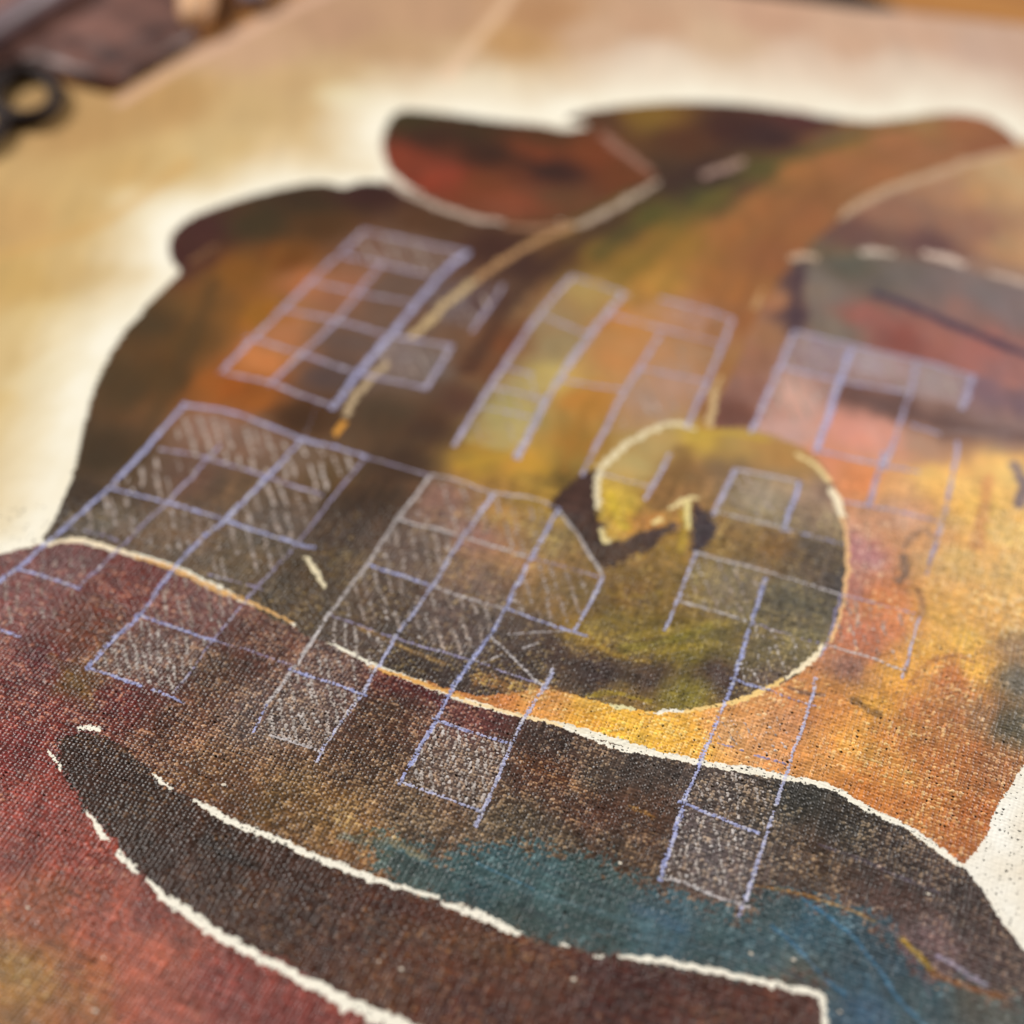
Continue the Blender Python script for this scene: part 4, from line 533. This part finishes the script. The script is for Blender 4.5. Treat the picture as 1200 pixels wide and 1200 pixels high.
def pigment(name, x, y, crown=None, ti=None, tj=None, fade=None):
    key = 'G' if name == 'ground' else REG[name][1]
    c = field_at(key, x + 0.0012 * vnoise(x * 700, y * 250, 81), y + 0.0012 * vnoise(x * 700, y * 250, 83))
    for P, w, sc_, a, dry in (GSTK if name == 'ground' else []):
        k = a * (1 - smooth(0.2, 1.2, seg_dist(x, y, P) / w)); c = c * (1 - k)[:, None] + sc_ * k[:, None]
    if name != 'ground':
        br = fbm(x * 420 + 0.35 * y * 420, y * 130, 91); c = c * (1 + (0.08 if crown is None else 0.11 if name == 'ochre_field' else 0.18) * br)[:, None]
        hue = fbm(x * 240, y * 240, 95); c = c * (1 + hue[:, None] * np.array([0.06, 0.0, -0.06]))
        for P, dc, a in DST:
            m = (x > P[:, 0].min() - .001) & (x < P[:, 0].max() + .001) & (y > P[:, 1].min() - .001) & (y < P[:, 1].max() + .001)
            q = np.nonzero(m)[0]
            if not len(q): continue
            xx, yy = x[q] + 0.0006 * vnoise(x[q] * 900, y[q] * 900, 311), y[q] + 0.0006 * vnoise(x[q] * 900, y[q] * 900, 313)
            k = a * inside_poly(xx, yy, P) * np.clip(1 + 0.8 * fbm(xx * 500, yy * 500, 315), 0, 1.6)
            if crown is not None: k = k * (0.75 + 0.4 * crown[q])
            k = np.clip(k, 0, 0.95)
            c[q] = c[q] * (1 - k)[:, None] + dc * k[:, None]
        for P, w, sc_, a, dry in STK:
            m = (x > P[:, 0].min() - 2 * w) & (x < P[:, 0].max() + 2 * w) & (y > P[:, 1].min() - 2 * w) & (y < P[:, 1].max() + 2 * w)
            q = np.nonzero(m)[0]
            if not len(q): continue
            d = seg_dist(x[q], y[q], P) / w + 0.7 * fbm(x[q] * 900, y[q] * 900, 97)
            k = a * (1 - smooth(0.45, 1.15, d))
            if crown is not None and dry > 0: k = k * ((1 - dry) + dry * np.clip(crown[q] * 1.4 + 1.2 * vnoise(ti[q] * 0.9, tj[q] * 0.9, 99), 0, 1))
            c[q] = c[q] * (1 - k)[:, None] + sc_ * k[:, None]
    if crown is not None:
        col, share, dark = TINT[name]
        r = hash2(ti, tj, 101); patch = np.clip(0.7 + 1.5 * fbm(x * 130, y * 130, 103), 0.05, 1.4)
        if name == 'lower_field':
            S_ = np.array([(50, 1000, .12), (150, 1100, .10), (20, 900, .25), (60, 800, .6), (150, 720, .5), (250, 850, .85), (350, 920, .7), (450, 880, .75), (600, 950, .5), (700, 920, .55), (850, 960, .5), (1000, 1000, .5), (1100, 1080, .3), (380, 800, .6), (550, 860, .6), (60, 660, .2), (20, 1180, .15), (300, 1170, .08)])
            sx_, sy_ = at(S_[:, 0], S_[:, 1]); n_s = 0; d_s = 0
            for a_, b_, v_ in zip(sx_, sy_, S_[:, 2]):
                w_ = 1.0 / ((x - a_) ** 2 + (y - b_) ** 2 + 1e-5) ** 1.5; n_s = n_s + w_ * v_; d_s = d_s + w_
            patch = patch * n_s / d_s * 1.5
        k = np.clip(crown * 1.5 - 0.45 + 1.7 * vnoise(x * 3400, y * 3400, 105), 0, 1) * np.clip((share * 1.7 * patch - r) * 3.0 + 0.12, 0, 1) * (0.40 + 0.5 * hash2(ti, tj, 107)) * (0.45 + 0.75 * hash2(np.round(x / DS), np.round(y / DS), 401)) if share > 0 else crown * 0
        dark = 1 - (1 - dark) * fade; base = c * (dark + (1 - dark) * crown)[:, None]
        tone = 0.68 * np.array(col, float) + 0.32 * np.clip(c * 1.9, 0, 255)
        c = base * (1 - k)[:, None] + tone * k[:, None]
        if name != 'ground':
            th = 0.08 if name == 'ochre_field' else 0.15
            c = c * (1 + th * (hash2(ti, np.floor(tj / 14), 109) - 0.5) + th * (hash2(tj, np.floor(ti / 14), 111) - 0.5) + 0.14 * (hash2(ti, tj, 113) - 0.5))[:, None]
    return np.clip(c, 0, 252)

# ------------------------------------------------------------------ the painting
painting = link(bpy.data.objects.new('painted_canvas', None), label='unfinished abstract painting on coarse canvas with chalked checker grids', category='painting')
painting.location = (0, 0, 0)
pr = edge; nE = len(pr)
bk = [(p[0], p[1], -0.00045) for p in pr] + [(p[0], p[1], -0.0011) for p in pr]
py_mesh('linen_backing', bk, [list(range(nE))] + [list(range(2 * nE - 1, nE - 1, -1))] + [[k, k + nE, (k + 1) % nE + nE, (k + 1) % nE] for k in range(nE)], M_LINEN, painting,
        label='raw brown linen seen through the pinholes of the weave')
TINTS = np.array([(0, 0, 0)] + [np.array(b[2]) * (0.86 if b[0][0][1] < 480 else 1.0) for b in BARE], float)
PLAIN = {'ground': 'primed_ground'}
for n in NAMES:
    d = (FID == IDS[n]) & ~HOLE; c = CID == IDS[n]
    q = QUAD[d]; uv_, inv = np.unique(q, return_inverse=True); q = inv.reshape(-1, 4)
    q2 = CQ[c]; cv_, inv2 = np.unique(q2, return_inverse=True); q2 = inv2.reshape(-1, 4)
    cols = []
    if len(uv_):
        k = pigment(n, VX[uv_], VY[uv_], CROWN[uv_] * FADE[uv_], TI[uv_], TJ[uv_], FADE[uv_])
        if n == 'ground':
            fl = np.zeros(len(uv_), int); np.maximum.at(fl, q.ravel(), np.repeat(FLINE[d], 4)); k[fl > 0] = TINTS[fl[fl > 0]]
        cols.append(k)
    if len(cv_):
        k = pigment(n, CVX[cv_], CVY[cv_])
        if n == 'ground':
            fl = np.zeros(len(cv_), int); np.maximum.at(fl, q2.ravel(), np.repeat(CLINE[c], 4)); k[fl > 0] = TINTS[fl[fl > 0]]
        cols.append(k)
    co = np.concatenate([np.stack([VX[uv_], VY[uv_], VZ[uv_]], 1), np.stack([CVX[cv_], CVY[cv_], CVZ[cv_]], 1)])
    quads = np.concatenate([q, q2 + len(uv_)]); mi = np.concatenate([np.zeros(len(q)), np.ones(len(q2))])
    mats = [M_PRIME, M_PRIME_FAR] if n == 'ground' else [M_PAINT, M_PAINT_FAR]
    mesh_obj(PLAIN.get(n, n), co, quads, mats, painting, richer(lin(np.concatenate(cols)), {'ground': 1.0, 'ochre_field': 0.95, 'teal_patch': 0.9, 'dark_crescent': 1.1, 'mauve_shell': 0.9, 'hook_body': 0.96}.get(n, 1.05)) * PAINT_GAIN.get(n, 0.74), mi, label=LABELS[n])

# ------------------------------------------------------------------ chalk
TONE = {'b': (176, 182, 230), 'm': (190, 192, 226), 'w': (204, 196, 196), 'f': (166, 158, 192)}
def chalk_cells(sel_fn, x0, x1, y0, y1):
    a0 = max(int((x0 - X0) / DS) - 1, 0); a1 = min(int((x1 - X0) / DS) + 2, NX * SUB - 1)
    b0 = max(int((y0 - Y0) / DS) - 1, 0); b1 = min(int((y1 - Y0) / DS) + 2, NY * SUB - 1)
    J, I = np.mgrid[b0:b1, a0:a1]; J = J.ravel(); I = I.ravel()
    x, y = X0 + (I + 0.5) * DS, Y0 + (J + 0.5) * DS
    k = sel_fn(x, y); return I[k], J[k]

def chalk_mesh(name, I, J, tone, vary=0.12, lift=0.000022, label=None, white=0.8):
    if len(I) == 0: return
    key = np.stack([J, I], 1); nx = NX * SUB + 1
    q = np.stack([J * nx + I, J * nx + I + 1, (J + 1) * nx + I + 1, (J + 1) * nx + I], 1)
    u, inv = np.unique(q, return_inverse=True); q = inv.reshape(-1, 4)
    jj, ii = u // nx, u % nx; x, y = X0 + ii * DS, Y0 + jj * DS
    dv = VI[jj, ii]; z = np.where(dv >= 0, VZ[np.maximum(dv, 0)], 0.00004 * fbm(x * 300, y * 300, 41) + 0.00002)
    c = np.array(tone, float) * (1 + vary * 2 * fbm(x * 1400, y * 1400, 121))[:, None]
    _, cr, ti, tj, _, _ = weave(x, y); wh = np.clip(cr * 1.3 - 0.3, 0, 1) * np.clip(1.5 * (hash2(ti, tj, 123) - 0.35), 0, 1) * white
    c = c * (1 - wh)[:, None] + np.array((240, 236, 236.0)) * wh[:, None]
    kw = {'label': label} if label else {}
    mesh_obj(name, np.stack([x, y, z + lift], 1), q, [M_CHALK], painting, lin(np.clip(c, 0, 245)) * GAIN, **kw)

for n_, (pts, wpx, tone) in enumerate(CHALK):
    P = canvas_pts(pts, False, 6); w = wpx * px_size(np.mean([p[1] for p in pts])) * 0.33
    off = {'b': 0.06, 'm': 0.04, 'w': 0.04, 'f': -0.16}[tone]
    def sel(x, y):
        out = np.zeros(x.shape, bool)
        box = seg_dist(x, y, P[::3] if (len(P) - 1) % 3 == 0 else P) < w * 3
        q = np.nonzero(box)[0]; xx, yy = x[q], y[q]
        wx = xx + 0.0003 * fbm(xx * 350, yy * 350, 131 + n_); wy = yy + 0.0003 * fbm(xx * 350, yy * 350, 151 + n_)
        d = seg_dist(wx, wy, P) / w
        _, cr, i, j, g, r = weave(xx, yy); fd = fade_of(xx, yy)
        tooth = (cr - 0.6) * 1.0 * fd + (1.3 - 0.3 * fd) * vnoise(xx * 2600, yy * 2600, 133) + 0.6 * vnoise(xx * 300, yy * 300, 137) - 0.12
        out[q] = (d < 1.45) & (1.0 - 0.75 * d ** 2 + tooth + off + (0.16 * (1 - fd) if tone == 'f' else 0) > 0.30)
        return out
    I, J = chalk_cells(sel, P[:, 0].min() - 2 * w, P[:, 0].max() + 2 * w, P[:, 1].min() - 2 * w, P[:, 1].max() + 2 * w)
    far_ = 0.75 * (1 - float(smooth(480, 640, np.mean([p[1] for p in pts])))) * (0.35 if tone == 'b' else 1.0)
    chalk_mesh('chalk_line', I, J, np.array(TONE[tone]) * (1 - far_) + np.array((176, 168, 194.0)) * far_)

rng = np.random.default_rng(7)
for n_, (cell, dirp, sp, wpx, den) in enumerate(HATCH):
    C = np.array(cell, float); cen = C.mean(0); k = px_size(cen[1])
    Pc = np.stack(at(C[:, 0], C[:, 1]), 1)
    D = np.array(dirp, float); Ln = np.linalg.norm(D); dn = D / Ln; nn = np.array([-dn[1], dn[0]])
    segs = []
    a0, a1 = ((C - cen) @ nn).min(), ((C - cen) @ nn).max(); b0, b1 = ((C - cen) @ dn).min(), ((C - cen) @ dn).max()
    s = a0
    while s < a1:
        t = b0 + rng.uniform(-0.5, 0.3) * Ln
        while t < b1:
            if rng.random() < 0.92:
                st = cen + nn * (s + rng.normal(0, sp * 0.12)) + dn * t; en = st + D * rng.uniform(0.7, 1.15) + nn * rng.normal(0, 2.0)
                p0, p1 = np.array(at(*st)), np.array(at(*en)); segs.append((p0, p1, rng.uniform(0.5, 1.15)))
            t += Ln * rng.uniform(1.0, 1.35)
        s += sp * rng.uniform(0.75, 1.2)
    def sel(x, y):
        out = np.zeros(x.shape, bool); q = np.nonzero(inside_poly(x, y, Pc))[0]; xx, yy = x[q], y[q]
        best = np.full(xx.shape, -9.0)
        wx = xx + 0.0004 * vnoise(xx * 500, yy * 500, 171); wy = yy + 0.0004 * vnoise(xx * 500, yy * 500, 173)
        for p0, p1, st in segs:
            w = wpx * k * 0.5 * 1.6
            m = np.nonzero((wx > min(p0[0], p1[0]) - w) & (wx < max(p0[0], p1[0]) + w) & (wy > min(p0[1], p1[1]) - w) & (wy < max(p0[1], p1[1]) + w))[0]
            if len(m):
                d = seg_dist(wx[m], wy[m], np.array([p0, p1])) / (wpx * k * 0.5)
                best[m] = np.maximum(best[m], np.where(d < 1.3, st * (1 - 0.7 * d * d), -9))
        _, cr, i, j, g, r = weave(xx, yy); fd = fade_of(xx, yy)
        tooth = (cr - 0.6) * 1.0 * fd + 0.9 * vnoise(xx * 2300, yy * 2300, 177) + 0.3 * (hash2(i, j, 179) - 0.5) * fd
        out[q] = best * 0.9 + tooth > (1.0 if cen[1] < 740 else 1.1) - den
        return out
    I, J = chalk_cells(sel, Pc[:, 0].min(), Pc[:, 0].max(), Pc[:, 1].min(), Pc[:, 1].max())
    chalk_mesh('chalk_hatching', I, J, (186, 174, 166) if cen[1] > 740 else (172, 154, 142), 0.2, 0.000030)

# little flecks of dried primer on the paint
def fleck(px, py, r):
    x, y = at(px, py); n = 9; vs = [(0, 0, r * 0.55)]
    for a in range(n):
        t = 2 * math.pi * a / n; q = r * (0.75 + 0.5 * hash2(np.array([a]), np.array([int(px)]), 3)[0]); vs.append((q * 1.5 * math.cos(t), q * math.sin(t), 0))
    o = py_mesh('paint_fleck', vs, [(0, a + 1, (a + 1) % n + 1) for a in range(n)], M_FLECK, painting, True); o.location = (float(x), float(y), 0.00012)
M_FLECK = plain_mat('dried_primer', (196, 184, 166), (226, 216, 200), 2000.0, 0.7, 0.2)
for k, (a, b) in enumerate(SPECK): fleck(a, b, 0.00019 + 0.00012 * ((k * 7) % 5) / 5)

# ------------------------------------------------------------------ table and the things beyond the canvas edge
TZ = -0.0012
py_mesh('table_top', [(-1.6, -0.9, TZ), (1.6, -0.9, TZ), (1.6, 1.6, TZ), (-1.6, 1.6, TZ), (-1.6, -0.9, TZ - 0.03), (1.6, -0.9, TZ - 0.03), (1.6, 1.6, TZ - 0.03), (-1.6, 1.6, TZ - 0.03)],
        [(0, 1, 2, 3), (7, 6, 5, 4), (0, 4, 5, 1), (1, 5, 6, 2), (2, 6, 7, 3), (3, 7, 4, 0)], M_WOOD, kind='structure')

def pillow(name, px_poly, height, mat, z0=TZ, **props):
    """soft flat thing: outline rings shrinking towards a crumpled top"""
    P = canvas_pts(px_poly, True, 4); c = P.mean(0); n = len(P); vs = []; fs = []
    prof = [(1.0, 0.0), (1.015, 0.35), (0.99, 0.75), (0.95, 0.95), (0.8, 1.0), (0.6, 0.96), (0.4, 1.02), (0.2, 0.98)]
    for s, h in prof:
        for p in P:
            q = c + (p - c) * s; e = float(fbm(np.array([q[0] * 130]), np.array([q[1] * 130]), 201)[0])
            vs.append((q[0], q[1], z0 + height * max(h + (0.5 * e if h > 0 else 0), 0.0)))
    for r in range(len(prof) - 1):
        for a in range(n): fs.append((r * n + a, r * n + (a + 1) % n, (r + 1) * n + (a + 1) % n, (r + 1) * n + a))
    fs.append([(len(prof) - 1) * n + a for a in range(n)]); fs.append([a for a in range(n)][::-1])
    return py_mesh(name, vs, fs, mat, None, True, **props)

def torus(name, c, ax, r, rz, mat, parent=None, **props):
    vs, fs = [], []; N, K = 40, 12
    for a in range(N):
        t = 2 * math.pi * a / N
        for b in range(K):
            s = 2 * math.pi * b / K
            x = (ax[0] + r * math.cos(s)) * math.cos(t); y = (ax[1] + r * math.cos(s)) * math.sin(t)
            vs.append((c[0] + x * math.cos(rz) - y * math.sin(rz), c[1] + x * math.sin(rz) + y * math.cos(rz), c[2] + r * math.sin(s)))
    for a in range(N):
        for b in range(K): fs.append((a * K + b, ((a + 1) % N) * K + b, ((a + 1) % N) * K + (b + 1) % K, a * K + (b + 1) % K))
    return py_mesh(name, vs, fs, mat, parent, True, **props)

def lathe(name, p0, p1, prof, mat, parent=None, **props):
    """rod along p0->p1 with radii prof = [(t, r)]"""
    p0, p1 = Vector(p0), Vector(p1); d = (p1 - p0); q = d.to_track_quat('Z', 'Y'); K = 18; vs, fs = [], []
    for t, r in prof:
        for b in range(K):
            s = 2 * math.pi * b / K; vs.append(p0 + d * t + q @ Vector((r * math.cos(s), r * math.sin(s), 0)))
    for a in range(len(prof) - 1):
        for b in range(K): fs.append((a * K + b, a * K + (b + 1) % K, (a + 1) * K + (b + 1) % K, (a + 1) * K + b))
    fs.append([b for b in range(K)][::-1]); fs.append([(len(prof) - 1) * K + b for b in range(K)])
    return py_mesh(name, vs, fs, mat, parent, True, **props)

pillow('leather_pouch', [(-80, 120), (-10, 84), (40, 78), (70, 88), (100, 98), (134, 102), (160, 88), (200, 66), (232, 40), (250, -20), (150, -90), (20, -60), (-90, 40)], 0.0042, M_LEATHER,
       label='dark reddish brown leather pouch beyond the canvas edge', category='pouch')
sx, sy = at(30, 112, 0.002); s2 = at(-34, 146, 0.002)
scis = link(bpy.data.objects.new('scissors', None), label='dark finger loops of small scissors by the canvas edge', category='scissors'); scis.location = (float(sx), float(sy), 0.0002)
for (cx_, cy_), rz in (((sx, sy), 0.70), (s2, 0.55)):
    torus('finger_loop', (cx_ - sx, cy_ - sy, 0.0022), (0.0078, 0.0132), 0.0021, rz, M_DARK, scis)
b0 = at(-40, 80); b1 = at(-330, 40)
lathe('blade', (b0[0] - sx, b0[1] - sy, 0.002), (b1[0] - sx, b1[1] - sy, 0.002), [(0, 0.0016), (0.1, 0.0019), (0.6, 0.0015), (1, 0.0003)], M_STEEL, scis)
g0 = at(-60, 70, 0.006); g1 = at(110, -40, 0.006)
lathe('steel_rod', (*map(float, g0), 0.0062), (*map(float, g1), 0.0062), [(0, 0.003), (0.02, 0.0036), (0.5, 0.0036), (0.98, 0.0036), (1, 0.003)], M_STEEL, label='grey rod lying across the brown pouch', category='rod')
w0 = at(228, 32, 0.003); w1 = at(246, -120, 0.003)
lathe('wooden_peg', (*map(float, w0), 0.0042), (*map(float, w1), 0.0042), [(0, 0.0006), (0.02, 0.003), (0.07, 0.0046), (0.2, 0.0054), (0.9, 0.0054), (1, 0.004)], M_TAN, label='pale rounded wooden peg beside the canvas edge', category='peg')
w0 = at(292, 8, 0.002); w1 = at(318, -60, 0.002)
lathe('grey_stub', (*map(float, w0), 0.003), (*map(float, w1), 0.003), [(0, 0.0008), (0.05, 0.003), (0.2, 0.004), (0.9, 0.004), (1, 0.003)], M_STEEL, label='short grey stub next to the wooden peg', category='stub')
pillow('edge_shadow_strip', [(700, -62), (900, -34), (1010, -8), (1052, 8), (1040, 15), (960, 4), (860, -10), (700, -34)], 0.0016, M_DARK, label='dark strip in place of the shadow along the far canvas edge', category='shadow strip')  # dark strip added where only the canvas edge's shadow lies
